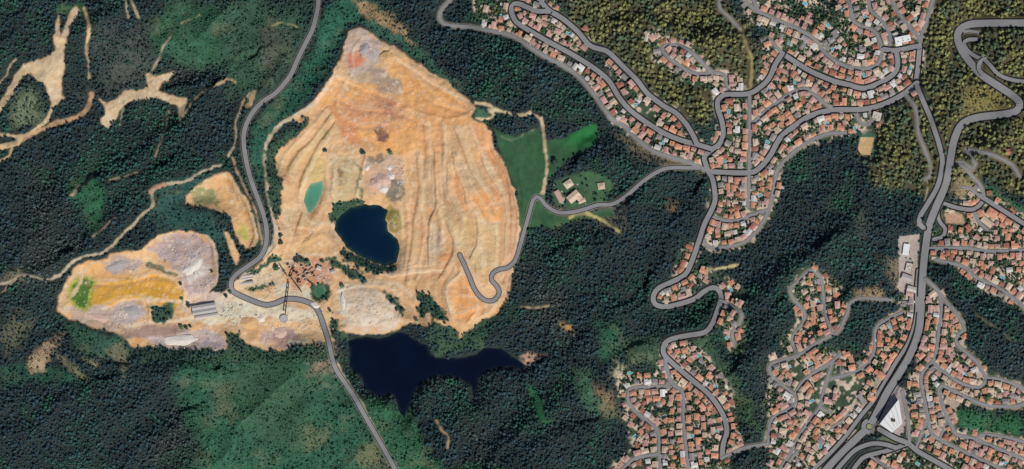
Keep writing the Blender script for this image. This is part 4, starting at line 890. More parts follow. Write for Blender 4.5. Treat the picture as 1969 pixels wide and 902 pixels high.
def patio_geo(w_, d_, side):
    V, F, MI = [], [], []; y0, y1 = (-d_ / 2 - 7.5, -d_ / 2 - .05) if side else (d_ / 2 + .06, d_ / 2 + 4.0)
    box(V, F, MI, -w_ * .45, w_ * (.05 if side else .4) - .06, y0, y1, -3, .45); return V, F, MI

HOUSES = []                                                # x, y, rot, shape, roofcolour, road index, side, running length, row
occ = {}
def free(x, y, r):
    i, j = int(x // 16), int(y // 16)
    for a_ in (-1, 0, 1):
        for b_ in (-1, 0, 1):
            for (u_, v_, q_) in occ.get((i + a_, j + b_), ()):
                if (u_ - x) ** 2 + (v_ - y) ** 2 < (r + q_) ** 2: return False
    return True
def take(x, y, r): occ.setdefault((int(x // 16), int(y // 16)), []).append((x, y, r))
def vz(x, y): return samp(CLS.astype(float), x, y)
VM = np.zeros(GX.shape)
for poly in VILL:
    s, d = poly_sdf(poly, 4, 0); VM[s] = np.maximum(VM[s], d < -1)
NOGO = [[(1653,264),(1681,264),(1673,299),(1648,296)], [(1685,805),(1725,740),(1742,760),(1740,820),(1715,836)], [(1890,398),(1905,398),(1925,412),(1905,440),(1885,430)],
        [(1590,700),(1600,690),(1610,730),(1575,790),(1560,790)], [(1610,725),(1655,725),(1655,785),(1610,785)], [(1640,235),(1655,258),(1650,298),(1682,300),(1685,262),(1672,245)],
        [(1680,740),(1715,695),(1722,702),(1692,752)], [(1810,405),(1852,408),(1856,440),(1815,435)], [(1230,195),(1255,205),(1262,240),(1225,225)],
        [(1730,505),(1764,505),(1764,560),(1730,560)], [(1520,700),(1545,700),(1545,735),(1522,730)], [(1817,765),(1848,772),(1838,790),(1822,782)]]
for poly in NOGO:
    s, d = poly_sdf(poly, 4, 0); VM[s] = np.where(d < 2, 0, VM[s])
SPARSE = [(1100,1230,60,140)]
rh = random.Random(11)
REGD = [(VILL[0], .8), (VILL[1], .8), (VILL[2], .95), (VILL[3], .8), (VILL[4], .6), (VILL[5], .42)] + [(v_, .9) for v_ in VILL[6:]] + [
 ([(1560,0),(1625,0),(1635,40),(1640,70),(1600,50),(1565,40)], .2), ([(1620,70),(1680,90),(1675,120),(1640,122)], .35), ([(1500,60),(1540,75),(1570,115),(1520,108),(1490,80)], .6),
 ([(1640,165),(1720,150),(1700,195),(1600,205),(1600,175)], .55), ([(1445,250),(1470,250),(1480,290),(1450,290)], .3), ([(1545,230),(1580,232),(1560,262),(1530,262)], .35), ([(1205,250),(1250,245),(1260,200),(1225,195)], .2),
 ([(1385,190),(1432,195),(1432,215),(1390,215)], .2), ([(1050,28),(1100,60),(1150,120),(1180,160),(1160,150),(1100,95),(1055,60)], .6), ([(1270,185),(1340,250),(1370,260),(1380,220),(1340,200)], .25), ([(1130,90),(1170,105),(1190,160),(1150,130)], .3),
 ([(1200,130),(1230,165),(1225,200),(1195,170)], .5), ([(1480,740),(1500,740),(1500,800),(1480,800)], .4), ([(1245,780),(1275,770),(1280,810),(1250,810)], .4), ([(1500,560),(1540,560),(1540,600),(1500,600)], .1), ([(1500,590),(1520,600),(1520,640),(1500,640)], .1)]
DM = np.ones(GX.shape) * .5
for poly, v_ in REGD:
    s, d = poly_sdf(poly, 4, 0); DM[s] = np.where(d < 0, v_, DM[s])
def dens(x, y): return float(samp(DM, x, y))
def pick(x, y):
    pinky = x < 300 or y > 250
    return rh.choices(['terracotta', 'salmon pink', 'rusty red', 'sandy', 'grey', 'white'], [.2, .32, .1, .18, .08, .12] if pinky else [.42, .18, .06, .22, .06, .06])[0]
for row, (lo, hi) in enumerate([(3.5, 5.5), (17, 20), (31, 34)]):
    for ri, (r, pp) in enumerate(zip(ROADS, RPTS)):
        if not r[3]: continue
        seg = np.r_[0, np.cumsum(np.linalg.norm(np.diff(pp, axis=0), axis=1))]; Ltot = seg[-1]
        for side in (1, -1):
            u_ = 5 + rh.random() * 5
            while u_ < Ltot - 3:
                k = rh.randrange(len(SHAPES)); w_, d_, typ, wing, h_ = SHAPES[k]
                x = np.interp(u_, seg, pp[:, 0]); y = np.interp(u_, seg, pp[:, 1]); x2 = np.interp(u_ + 3, seg, pp[:, 0]); y2 = np.interp(u_ + 3, seg, pp[:, 1]); x1_ = np.interp(u_ - 3, seg, pp[:, 0]); y1_ = np.interp(u_ - 3, seg, pp[:, 1])
                t = np.array([x2 - x1_, y2 - y1_]); t /= np.linalg.norm(t) + 1e-9; nm = np.array([-t[1], t[0]]) * side
                turn = rh.random() < .3; dep = w_ if turn else d_; wid = d_ if turn else w_
                off = r[1] + (1.7 if r[2] == 2 else .5) + rh.uniform(lo, hi) + dep / 2 - 2.5
                c = np.array([x, y]) + nm * off
                rad = (w_ + d_) / 4 * 1.08 + (.4 if wing else 0)
                if samp(VM, *c) > .6 and samp(RD, *c) > dep / 2 - .2 + (1.6 if row == 0 else 1) and free(c[0], c[1], rad) and LAKE[int((c[1] - Y0) / STEP), int((c[0] - X0) / STEP)] > 10 and rh.random() < (.58, .24, .1)[row] * dens(c[0], c[1]):
                    rot = math.atan2(-nm[0], nm[1]) + math.pi + (math.pi / 2 if turn else 0) + rh.uniform(-.08, .08)
                    HOUSES.append([c[0], c[1], rot, k, pick(*c), ri, side, u_, row]); take(c[0], c[1], rad)
                    u_ += wid * .6 + rh.uniform(4.5, 9)
                else: u_ += 2.5
print('houses', len(HOUSES))
# interior fill
for _ in range(200):
    x = rh.uniform(-90, 1060); y = rh.uniform(-500, 500)
    if rh.random() > dens(x, y): continue
    if samp(VM, x, y) < .6: continue
    k = rh.choice((0, 2, 4, 8, 10, 5)); w_, d_, typ, wing, h_ = SHAPES[k]; rad = (w_ + d_) / 4 * .95
    if samp(RD, x, y) < d_ / 2 + 3 or samp(RD, x, y) > 500 or not free(x, y, rad + 1): continue
    best = None
    for ri, (r, pp) in enumerate(zip(ROADS, RPTS)):
        if not r[3]: continue
        dd = ((pp - (x, y)) ** 2).sum(1); m_ = dd.argmin()
        if best is None or dd[m_] < best[0]: best = (dd[m_], ri, m_)
    ri, m_ = best[1], best[2]; pp = RPTS[ri]; m2 = min(m_, len(pp) - 2); t = pp[m2 + 1] - pp[m2]; side = 1 if t[0] * (y - pp[m2][1]) - t[1] * (x - pp[m2][0]) > 0 else -1
    seg = np.r_[0, np.cumsum(np.linalg.norm(np.diff(pp, axis=0), axis=1))]
    HOUSES.append([x, y, math.atan2(t[1], t[0]) + rh.choice((0, math.pi / 2)) + rh.uniform(-.1, .1), k, pick(x, y), ri, side, seg[m_] + .01 * rh.random(), 3]); take(x, y, rad)
print('houses', len(HOUSES))
def side_word(ri, side, u_):
    pp = RPTS[ri]; d = pp[-1] - pp[0]
    n = np.array([-d[1], d[0]]) * side
    return ('upper' if n[1] > 0 else 'lower') if abs(n[1]) > abs(n[0]) else ('right' if n[0] > 0 else 'left')
def end_word(ri):
    d = RPTS[ri][-1] - RPTS[ri][0]
    return ('left' if d[0] > 0 else 'right') if abs(d[0]) > abs(d[1]) else ('upper' if d[1] < 0 else 'lower')
def area(h): s_ = SHAPES[h[3]]; return s_[0] * s_[1] + (s_[3] * s_[0] * .45)
infr = lambda h: abs(h[0]) < 984 and abs(h[1]) < 450
cnt = {}
lab = {}
for i in sorted(range(len(HOUSES)), key=lambda i: (HOUSES[i][5], HOUSES[i][6], HOUSES[i][7])):
    h = HOUSES[i]; kx = (h[5], h[6], h[8] > 0); cnt[kx] = cnt.get(kx, 0) + 1; lab[i] = cnt[kx]
order = sorted([i for i in range(len(HOUSES)) if infr(HOUSES[i])], key=lambda i: -area(HOUSES[i]))
single = set(order[:300])
def new_obj(name, me, parent=None):
    o = bpy.data.objects.new(name, me); COL.objects.link(o)
    if parent is not None: o.parent = parent
    return o
STUFF = {}
def bake(store, geo, x, y, z, rot, mm):
    V, F, MI = geo; ca, sa = math.cos(rot), math.sin(rot); n = len(store['V'])
    store['V'] += [(v[0] * ca - v[1] * sa + x, v[0] * sa + v[1] * ca + y, v[2] + z) for v in V]
    store['F'] += [tuple(q_ + n for q_ in f) for f in F]; store['M'] += [mm[q_] for q_ in MI]
mlist = [M_wall, M_glass, M_patio, M_chim] + [M_roof[k_] for k_ in ROOFS]; rix = {k_: 4 + j for j, k_ in enumerate(ROOFS)}
rest = dict(V=[], F=[], M=[])
for i, h in enumerate(HOUSES):
    x, y, rot, k, rc, ri, side, u_, row = h; w_, d_, typ, wing, h_ = SHAPES[k]; z = float(samp(H, x, y)) + .3
    hasp = (i * 7) % 10 < 6; ps = i % 2; hasc = typ != 'flat' and i % 3 != 0
    if i in single:
        e_ = new_obj('house', None); e_.location = (x, y, z); e_.rotation_euler = (0, 0, rot)
        rt = {'hip': 'hipped', 'gable': 'gabled', 'flat': 'flat'}[typ]
        tag(e_, f"{rc} {rt} house, {ordinal(lab[i])} from {end_word(ri)} end, {'rear ' if row else ''}{side_word(ri, side, u_)} side of {ROADS[ri][0]}", 'house', 'tiled houses lining the village streets')
        new_obj('wall', cached(('w', k), lambda: me_from('wall', walls_geo(w_, d_, h_, wing), [M_wall, M_glass])), e_)
        rf = new_obj('roof', cached(('r', k, rc), lambda: me_from('roof', roof_geo(w_, d_, h_, typ, wing), [M_roof[rc]])), e_)
        if hasc: new_obj('chimney', cached(('c', k), lambda: me_from('chimney', chimney_geo(w_, d_, h_), [M_chim])), rf)
        if hasp: new_obj('patio', cached(('p', k, ps), lambda: me_from('patio', patio_geo(w_, d_, ps), [M_patio])), e_)
    else:
        bake(rest, walls_geo(w_, d_, h_, wing), x, y, z, rot, [0, 1]); bake(rest, roof_geo(w_, d_, h_, typ, wing), x, y, z, rot, [rix[rc]])
        if hasc: bake(rest, chimney_geo(w_, d_, h_), x, y, z, rot, [3])
        if hasp: bake(rest, patio_geo(w_, d_, ps), x, y, z, rot, [2])
me = bpy.data.meshes.new('small_houses'); me.from_pydata(rest['V'], [], rest['F'])
for m_ in mlist: me.materials.append(m_)
me.polygons.foreach_set('material_index', rest['M']); me.update()
tag(new_obj('small_houses', me), 'the many smaller tiled houses packed between the larger ones in every village', 'houses', kind='stuff')
HXY = np.array([(h[0], h[1]) for h in HOUSES])


# ------------------------------------------------------------------ particular buildings
def prism_poly(name, pts, z0, z1, material, parent=None):
    """extruded footprint, pts counter-clockwise"""
    n = len(pts); V = [(x, y, z0) for x, y in pts] + [(x, y, z1) for x, y in pts]
    F = [tuple(range(n, 2 * n)), tuple(reversed(range(n)))] + [(k, (k + 1) % n, n + (k + 1) % n, n + k) for k in range(n)]
    me = bpy.data.meshes.new(name); me.from_pydata(V, [], F); me.materials.append(material)
    return new_obj(name, me, parent)
M_whiteroof = mat('white_sheet_roof', alb(222, 222, 220), rough=.6, noise=.05, nscale=.2)
M_greysheet = mat('grey_sheet_roof', alb(176, 170, 166), rough=.6, noise=.15, nscale=.3, noise2=.15, n2scale=1.5)
M_palesheet = mat('pale_sheet_roof', alb(196, 186, 174), rough=.7, noise=.18, nscale=.3)
M_concrete = mat('concrete', alb(176, 168, 156), rough=.9, noise=.2, nscale=.4)
M_rust = mat('rusty_steel', alb(190, 138, 110), rough=.8, noise=.3, nscale=.6)
M_darksteel = mat('dark_steel', (.05, .035, .028), rough=.7)
M_pool = mat('pool_water', alb(70, 170, 190, .8), rough=.1, spec=.5)
def gz(x, y): return float(samp(H, x, y))
def special(name, label, cat, px, py, w_, d_, deg, h_, typ, rmat, wing=0, extra=None, group=None):
    x, y = P((px, py)); e_ = new_obj(name, None); e_.location = (x, y, gz(x, y) + .4); e_.rotation_euler = (0, 0, math.radians(deg)); tag(e_, label, cat, group)
    new_obj('wall', me_from('wall', walls_geo(w_, d_, h_, wing), [M_wall, M_glass]), e_)
    rf = new_obj('roof', me_from('roof', roof_geo(w_, d_, h_, typ, wing), [rmat]), e_)
    if extra == 'chimney': new_obj('chimney', me_from('chimney', chimney_geo(w_, d_, h_), [M_chim]), rf)
    if extra == 'skylight':
        for k in range(max(2, int(w_ / 9))):
            V, F, MI = [], [], []; xx = -w_ / 2 + (k + .5) * w_ / max(2, int(w_ / 9)); zt = h_ + (.36 if typ == 'flat' else .9)
            box(V, F, MI, xx - .9, xx + .9, -d_ * .3, -d_ * .12, zt - .6, zt + .25); new_obj('skylight', me_from('skylight', (V, F, MI), [M_glass]), rf)
    return e_
special('farmhouse', 'large sandy farmhouse at the centre of the farm by the meadow', 'farmhouse', 1103, 378, 24, 15, 40, 6.5, 'gable', M_roof['sandy'], 5, 'chimney')
special('farm_building', 'sandy hipped farm wing north of the large farmhouse', 'farm building', 1093, 354, 16, 13, 35, 5.5, 'hip', M_roof['sandy'], 0, 'chimney')
special('barn', 'long pinkish barn on the left edge of the farmyard', 'barn', 1075, 378, 24, 9, -62, 5, 'gable', M_roof['salmon pink'], 0)
special('farm_shed', 'small sandy shed along the lower right corner of the farmyard', 'shed', 1119, 386, 13, 8, 20, 3.5, 'gable', M_roof['sandy'], 0)
special('cottage', 'lone square cottage with pale roof on the grass right of the farm', 'cottage', 1156, 358, 13, 12, 8, 4.5, 'hip', M_roof['sandy'], 0, 'chimney')
special('village_hall', 'big bright terracotta hall near the north-east slant road', 'hall', 1906, 410, 20, 15, -33, 7, 'hip', M_roof['terracotta'], 0, 'chimney')
special('annex_building', 'long sandy building just below the big terracotta hall', 'building', 1897, 427, 24, 11, -38, 5, 'gable', M_roof['sandy'], 0)
special('apartment_block', 'long pale flat-roofed block left of the short junction street top', 'apartment block', 1735, 76, 30, 12, 12, 8, 'flat', M_whiteroof, 0, 'skylight')
special('workshop', 'terracotta workshop on the paved lot left of the highway', 'workshop', 1694, 722, 14, 11, -35, 6, 'hip', M_roof['terracotta'], 0)
special('workshop', 'small terracotta workshop between service lane and garden stub', 'workshop', 1675, 765, 13, 11, -30, 6, 'hip', M_roof['terracotta'], 0)
special('store_building', 'long grey-roofed store building close left of the small terracotta workshop', 'store', 1657, 768, 22, 8, -58, 5, 'gable', M_roof['grey'], 0)
special('service_building', 'pale flat-roofed station building west of the main highway bend', 'service station', 1746, 514, 16, 10, 78, 4.5, 'flat', M_palesheet, 0, 'skylight')
special('garage_building', 'grey ribbed garage below the white station building', 'garage', 1743, 534, 20, 11, -20, 5, 'gable', M_greysheet, 0, 'skylight')
special('garage_building', 'pale garage lowest in the row beside the main highway', 'garage', 1752, 556, 17, 10, -15, 4.5, 'gable', M_palesheet, 0)
special('school_building', 'large pale flat-roofed building by the sandy left bank of the north loop', 'building', 1628, 128, 20, 9, 5, 6, 'flat', M_whiteroof, 0, 'skylight') if False else None
special('terrace_block', 'pale L-shaped flat-roofed block by the small turning loop', 'apartment block', 1686, 222, 16, 12, -15, 7, 'flat', M_palesheet, 3, 'skylight')
special('greenhouse', 'pale flat greenhouse on the hilltop left of the hilltop loop', 'greenhouse', 1243, 72, 16, 6, 75, 3, 'gable', M_palesheet, 0)
special('stone_villa', 'pinkish villa standing alone at the left tip of the hilltop loop', 'villa', 1254, 73, 13, 11, -50, 6, 'hip', M_roof['salmon pink'], 0, 'chimney')
special('lone_house', 'red-roofed house alone inside the upper wood crescent', 'house', 1936, 293, 12, 11, 0, 5.5, 'hip', M_roof['rusty red'], 0, 'chimney')
special('lone_house', 'rusty roofed house alone in the wood above the upper ridge street', 'house', 1126, 56, 12, 10, -40, 5.5, 'hip', M_roof['rusty red'], 0, 'chimney')
special('lone_house', 'sandy hipped house alone at the left mouth of the knoll foot street', 'house', 1484, 685, 15, 13, 20, 5.5, 'hip', M_roof['sandy'], 0, 'chimney')
# canopy of the service station: pumps under a flat white roof on posts
x, y = P((1741, 480)); cz = gz(x, y)
e_ = new_obj('fuel_canopy', None); e_.location = (x, y, cz); e_.rotation_euler = (0, 0, math.radians(82)); tag(e_, 'white flat fuel station canopy on posts left of the main highway', 'canopy')
V, F, MI = [], [], []; box(V, F, MI, -11, 11, -6, 6, 5.2, 6.1); new_obj('canopy_roof', me_from('canopy_roof', (V, F, MI), [M_whiteroof]), e_)
for sx in (-9, 9):
    for sy in (-4, 4):
        V, F, MI = [], [], []; box(V, F, MI, sx - .3, sx + .3, sy - .3, sy + .3, -2, 5.2); new_obj('post', me_from('post', (V, F, MI), [M_greysheet]), e_)
# white warehouse by the roundabout
pts = [tuple(P(q_)) for q_ in ((1690, 814), (1713, 831), (1733, 814), (1726, 767))]; wz = gz(*P((1715, 806)))
e_ = new_obj('warehouse', None); c_ = P((1715, 806)); e_.location = (c_[0], c_[1], wz); tag(e_, 'large white wedge-shaped warehouse roof right of the highway roundabout', 'warehouse')
pts = [(a_ - c_[0], b_ - c_[1]) for a_, b_ in pts]
prism_poly('wall', [(a_ * .97, b_ * .97) for a_, b_ in pts], -5, 8.6, M_wall, e_); rf = prism_poly('roof', pts, 8.4, 9.2, M_whiteroof, e_)
for k in range(4):
    a_ = (k + 1) / 5; p0 = np.array(pts[0]) * (1 - a_) + np.array(pts[3]) * a_; p1 = np.array(pts[1]) * (1 - a_) + np.array(pts[2]) * a_
    q0 = p0 * .93 + p1 * .07; q1 = p0 * .07 + p1 * .93; t_ = (q1 - q0) / np.linalg.norm(q1 - q0); n_ = np.array([-t_[1], t_[0]]) * .5
    prism_poly('roof_rib', [tuple(q0 - n_), tuple(q1 - n_), tuple(q1 + n_), tuple(q0 + n_)], 9.2, 9.65, M_greysheet, rf)
prism_poly('roof_unit', [(-4, -3), (3, -5), (4.5, 0), (-2.5, 3)], 9.2, 11, M_darksteel, rf)

# ------------------------------------------------------------------ quarry works
def shed(label, px, py, w_, d_, deg, h_, bays, rmat):
    x, y = P((px, py)); e_ = new_obj('quarry_shed', None); e_.location = (x, y, gz(x, y)); e_.rotation_euler = (0, 0, math.radians(deg)); tag(e_, label, 'shed')
    V, F, MI = [], [], []; box(V, F, MI, -w_ / 2 + .3, w_ / 2 - .3, -d_ / 2 + .3, d_ / 2 - .3, -3, h_); new_obj('wall', me_from('wall', (V, F, MI), [M_concrete]), e_)
    for b_ in range(bays):
        V, F, MI = [], [], []; y0 = -d_ / 2 + b_ * d_ / bays; y1 = y0 + d_ / bays - .15; ym = (y0 + y1) / 2; r_ = (y1 - y0) * .22; a_ = w_ / 2
        V = [(-a_, y0, h_), (a_, y0, h_), (a_, y1, h_), (-a_, y1, h_), (-a_, ym, h_ + r_), (a_, ym, h_ + r_)]
        F = [(0, 1, 5, 4), (2, 3, 4, 5), (0, 4, 3), (1, 2, 5), (3, 2, 1, 0)]; new_obj('roof', me_from('roof', (V, F, [0] * 5), [rmat]), e_)
    return e_
shed('long grey ribbed shed on the pale yard west of the quarry road bend', 393, 594, 46, 19, 9, 8, 2, M_greysheet)
shed('narrow pale open shed along the lower side of the long grey shed', 398, 608, 44, 8, 9, 5, 1, M_palesheet)
shed('upper pale double shed just inside the quarry road bend', 475, 533, 26, 10, 8, 6, 2, M_palesheet)
shed('lower narrow grey shed just inside the quarry road bend', 474, 544, 28, 6, 7, 5, 1, M_greysheet)
shed('short pale shed among the rusty crushers of the works', 614, 516, 10, 9, -20, 7, 1, M_palesheet)
shed('small grey shed right below the paved terrace of the quarry works', 640, 522, 9, 7, 15, 5, 1, M_greysheet)
HOP = [(556, 512, 6, 20), (565, 520, 7, -10), (573, 528, 6, 40), (582, 514, 6, 10), (590, 524, 7, 30), (598, 513, 5, 0), (560, 534, 6, 60), (586, 536, 6, -30), (603, 529, 6, 15), (548, 524, 5, 35), (577, 541, 5, 5)]
where = ['topmost by the dark dump ramp', 'second from the left near the ramp', 'in the middle of the cluster', 'in the upper middle row', 'right of the cluster middle', 'at the top right corner', 'at the lower left, by the trestle conveyor', 'at the lower right of the cluster', 'at the far right of the cluster', 'leftmost, beside the dump ramp', 'lowest of the whole cluster']
for (px, py, r_, dg), wh in zip(HOP, where):
    x, y = P((px, py)); z = gz(x, y); e_ = new_obj('crusher_tower', None); e_.location = (x, y, z); e_.rotation_euler = (0, 0, math.radians(dg)); tag(e_, 'rusty crusher tower ' + wh, 'crusher', 'rusty crusher towers of the quarry works')
    V, F, MI = [], [], []; r_ *= .75; box(V, F, MI, -r_ * .4, r_ * .4, -r_ * .35, r_ * .35, -1, 4.5); new_obj('tower_body', me_from('tower_body', (V, F, MI), [M_rust]), e_)
    V = [(-r_ * .25, -r_ * .25, 4.5), (r_ * .25, -r_ * .25, 4.5), (r_ * .25, r_ * .25, 4.5), (-r_ * .25, r_ * .25, 4.5), (-r_ * .6, -r_ * .6, 7), (r_ * .6, -r_ * .6, 7), (r_ * .6, r_ * .6, 7), (-r_ * .6, r_ * .6, 7)]
    F = [(0, 1, 5, 4), (1, 2, 6, 5), (2, 3, 7, 6), (3, 0, 4, 7), (3, 2, 1, 0)]; new_obj('hopper', me_from('hopper', (V, F, [0] * 5), [M_rust if px % 2 else M_palesheet]), e_)
def conveyor(label, a_, b_, z0, z1):
    a_ = P(a_); b_ = P(b_); L_ = float(np.linalg.norm(b_ - a_)); e_ = new_obj('conveyor', None); za = gz(*a_); e_.location = (a_[0], a_[1], za); e_.rotation_euler = (0, 0, math.atan2(b_[1] - a_[1], b_[0] - a_[0])); tag(e_, label, 'conveyor', 'conveyors of the quarry works')
    dz = gz(*b_) - za + z1; V = [(0, -.9, z0), (L_, -.9, dz), (L_, .9, dz), (0, .9, z0), (0, -.9, z0 + 1.2), (L_, -.9, dz + 1.2), (L_, .9, dz + 1.2), (0, .9, z0 + 1.2)]
    F = [(0, 1, 5, 4), (1, 2, 6, 5), (2, 3, 7, 6), (3, 0, 4, 7), (4, 5, 6, 7), (3, 2, 1, 0)]; new_obj('belt', me_from('belt', (V, F, [0] * 6), [M_darksteel]), e_)
    for k in range(1, int(L_ / 9) + 1):
        xx = k * 9 - 3; 
        if xx > L_: break
        zz = z0 + (dz - z0) * xx / L_; V, F, MI = [], [], []; box(V, F, MI, xx - .2, xx + .2, -.8, .8, -4, zz); new_obj('leg', me_from('leg', (V, F, MI), [M_darksteel]), e_)
conveyor('dark trestle conveyor crossing above the bend of the quarry road', (556, 540), (549, 604), 5, 11)
conveyor('short dark conveyor running down right from the crushers', (564, 540), (581, 562), 6, 9)
conveyor('dark conveyor rising left beside the dump ramp', (552, 530), (540, 512), 3, 10)
conveyor('rusty conveyor linking the right-hand crusher towers', (584, 528), (606, 520), 5, 9)
conveyor('dark conveyor between crushers and the small green pond', (590, 538), (604, 549), 4, 7)
conveyor('low conveyor along the left of the crusher cluster', (566, 513), (559, 533), 5, 8)
x, y = P((546, 613)); t_ = ring_mesh('settling_tank', (x, y), 6.5, 8.0, gz(x, y) - 2, gz(x, y) + 2.2, M_concrete); tag(t_, 'round concrete settling tank at the foot of the trestle conveyor', 'tank')
tw = ring_mesh('tank_slurry', (0, 0), .05, 6.4, 0, .1, M_greysheet); tw.location = (x, y, gz(x, y) + 1.4); tw.parent = t_; tw.matrix_parent_inverse = t_.matrix_world.inverted()
# heaps of sorted gravel and spoil
def heap(label, px, py, r_, h_, c, ex=1.0, dg=0):
    x, y = P((px, py)); V = [(0, 0, h_)]; F = []; R_ = 9; Sg = 26; rgn = np.random.default_rng(int(px * 7 + py))
    ph = rgn.random(5) * 6.28
    for i in range(1, R_ + 1):
        f_ = i / R_
        for j in range(Sg):
            a_ = 2 * math.pi * j / Sg; rr = r_ * f_ * (1 + .13 * math.sin(2 * a_ + ph[0]) + .08 * math.sin(5 * a_ + ph[1]) + .05 * math.sin(9 * a_ + ph[2]) * f_)
            zz = h_ * (1 - f_) ** .85 + (rgn.random() - .5) * h_ * .12 * (i < R_) - (2.5 if i == R_ else 0)
            V.append((rr * math.cos(a_) * ex, rr * math.sin(a_), zz))
    F += [(0, 1 + j, 1 + (j + 1) % Sg) for j in range(Sg)]
    for i in range(R_ - 1):
        for j in range(Sg):
            a_ = 1 + i * Sg + j; b_ = 1 + i * Sg + (j + 1) % Sg; F.append((a_, a_ + Sg, b_ + Sg, b_))
    me = bpy.data.meshes.new('gravel_heap'); me.from_pydata(V, [], F); me.materials.append(c); o = new_obj('gravel_heap', me); o.location = (x, y, gz(x, y) - .3); o.rotation_euler = (0, 0, math.radians(dg)); tag(o, label, 'heap', 'heaps of quarried material')
M_hw = mat('white_gravel', alb(222, 212, 200), noise=.2, nscale=.5, noise2=.2, n2scale=1.5); M_hp = mat('pink_gravel', alb(206, 176, 160), noise=.2, nscale=.5, noise2=.2, n2scale=1.5); M_hg = mat('grey_gravel', alb(168, 160, 156), noise=.2, nscale=.5); M_ho = mat('ochre_gravel', alb(214, 172, 122), noise=.2, nscale=.5)
for a_ in [('broad pink-white heap on the shelf above the deep lake, left one', 724, 352, 12, 7, M_hp), ('pale heap on the shelf above the deep lake, middle one', 737, 345, 13, 8, M_hp, 1.2), ('small white heap at the right end of the shelf above the lake', 752, 338, 8, 5, M_hw),
           ('white heap at the lower edge of the shelf above the lake', 737, 362, 9, 6, M_hw, 1.3), ('small white heap at upper left of the shelf above the lake', 706, 322, 6, 4, M_hw), ('flat white heap near the top right of the lake shelf', 748, 322, 6, 4, M_hw),
           ('long white gravel heap along the left side of the gravel yard', 660, 585, 5, 4, M_hw, 4.5, 92), ('ochre heap in the ring of tracks west of the deep lake', 594, 462, 12, 5, M_ho, 1.4, 30),
           ('white heap in the middle of the lower yard', 502, 612, 8, 5, M_hw, 1.3, 30), ('ochre heap left in the lower yard', 476, 622, 14, 5, M_ho, 1.4, 20), ('pinkish heap near the lower edge of the yard', 540, 640, 11, 4, M_hp, 1.5), ('low white heap right of the quarry road end yard', 607, 588, 7, 3.5, M_hw, 1.4, -30),
           ('grey heap on top of the quarry head', 700, 95, 12, 6, M_hg), ('ochre heap near the top right of the quarry', 745, 112, 14, 6, M_ho, 1.2, 40), ('white heap at the centre of the violet spoil field', 372, 512, 12, 5, M_hw, 1.8, 35),
           ('violet-grey heap on the left spoil strip', 225, 508, 13, 5, M_hg, 1.9, 10), ('low grey heap on the lower left spoil terrace', 250, 598, 14, 4, M_hg, 1.4), ('long pale heap on the bottom spoil terrace', 350, 655, 12, 4.5, M_hw, 3.2, 6), ('pale heap on the spoil terrace tip at far left', 190, 612, 11, 3, M_hp, 2, -12)]: heap(*a_)
# loose white rubble
mk = np.zeros(GX.shape)
for poly, v_ in (([(300,480),(380,452),(412,480),(412,545),(360,560),(345,525)], .5), ([(400,585),(445,575),(470,590),(450,618),(420,615)], 1.0), ([(440,590),(560,590),(620,600),(620,640),(470,625)], .45), ([(545,500),(625,505),(640,545),(560,560)], .8), ([(455,525),(545,505),(550,560),(460,568)], .5), ([(600,575),(640,590),(648,640),(625,630)], .6), ([(150,600),(280,585),(280,640),(200,630)], .3), ([(650,550),(700,548),(770,600),(740,632),(670,630)], .15), ([(700,300),(775,310),(778,350),(760,375),(715,372)], .5), ([(200,505),(270,498),(262,520),(215,525)], .5), ([(280,650),(430,640),(430,668),(300,676)], .4), ([(668,60),(715,62),(745,95),(690,110)], .4), ([(1060,345),(1125,350),(1125,400),(1065,395)], .15)):
    s, d = poly_sdf(poly, 4, 14); mk[s] = np.maximum(mk[s], v_ * (d < 0))
xy = scatter(3.6, (-800, 180), (-240, 400), 9); keep = (RNG.random(len(xy)) < samp(mk * sstep(.4, .6, fbm(GX, GY, 12, 91, 3)), xy[:, 0], xy[:, 1])) & (samp(RD, xy[:, 0], xy[:, 1]) > 2); p = xy[keep]
rv = IV[None] * (.6 + .6 * RNG.random((len(p), 12, 1))) * (.7 + 1.3 * RNG.random((len(p), 1, 1))) * np.array([1, 1, .7]) + np.column_stack([p, samp(H, p[:, 0], p[:, 1]) + .3])[:, None, :]
cc = np.repeat(alb(222, 208, 190)[None] * (.3 + .8 * RNG.random((len(p), 1)) ** .7), 12, 0)
M_rub = mat('rubble', attr=True); tag(mesh_np('rubble', rv.reshape(-1, 3), (IF[None] + np.arange(len(p))[:, None, None] * 12).reshape(-1, 3), cc, mats=[M_rub]), 'loose pale rubble scattered over the quarry works and spoil heaps', 'rubble', kind='stuff')

# ------------------------------------------------------------------ nearest street, for gardens
ALLP = np.vstack(RPTS); ALLR = np.concatenate([np.full(len(p_), k) for k, p_ in enumerate(RPTS)]); ALLI = np.concatenate([np.arange(len(p_)) for p_ in RPTS])
def nearest(x, y):
    m_ = ((ALLP - (x, y)) ** 2).sum(1).argmin(); ri = int(ALLR[m_]); i_ = int(ALLI[m_]); pp = RPTS[ri]; j = min(i_, len(pp) - 2); t = pp[j + 1] - pp[j]
    return ri, (1 if t[0] * (y - pp[j][1]) - t[1] * (x - pp[j][0]) > 0 else -1), i_ * 5 + ((x - pp[j][0]) * t[0] + (y - pp[j][1]) * t[1]) / 5
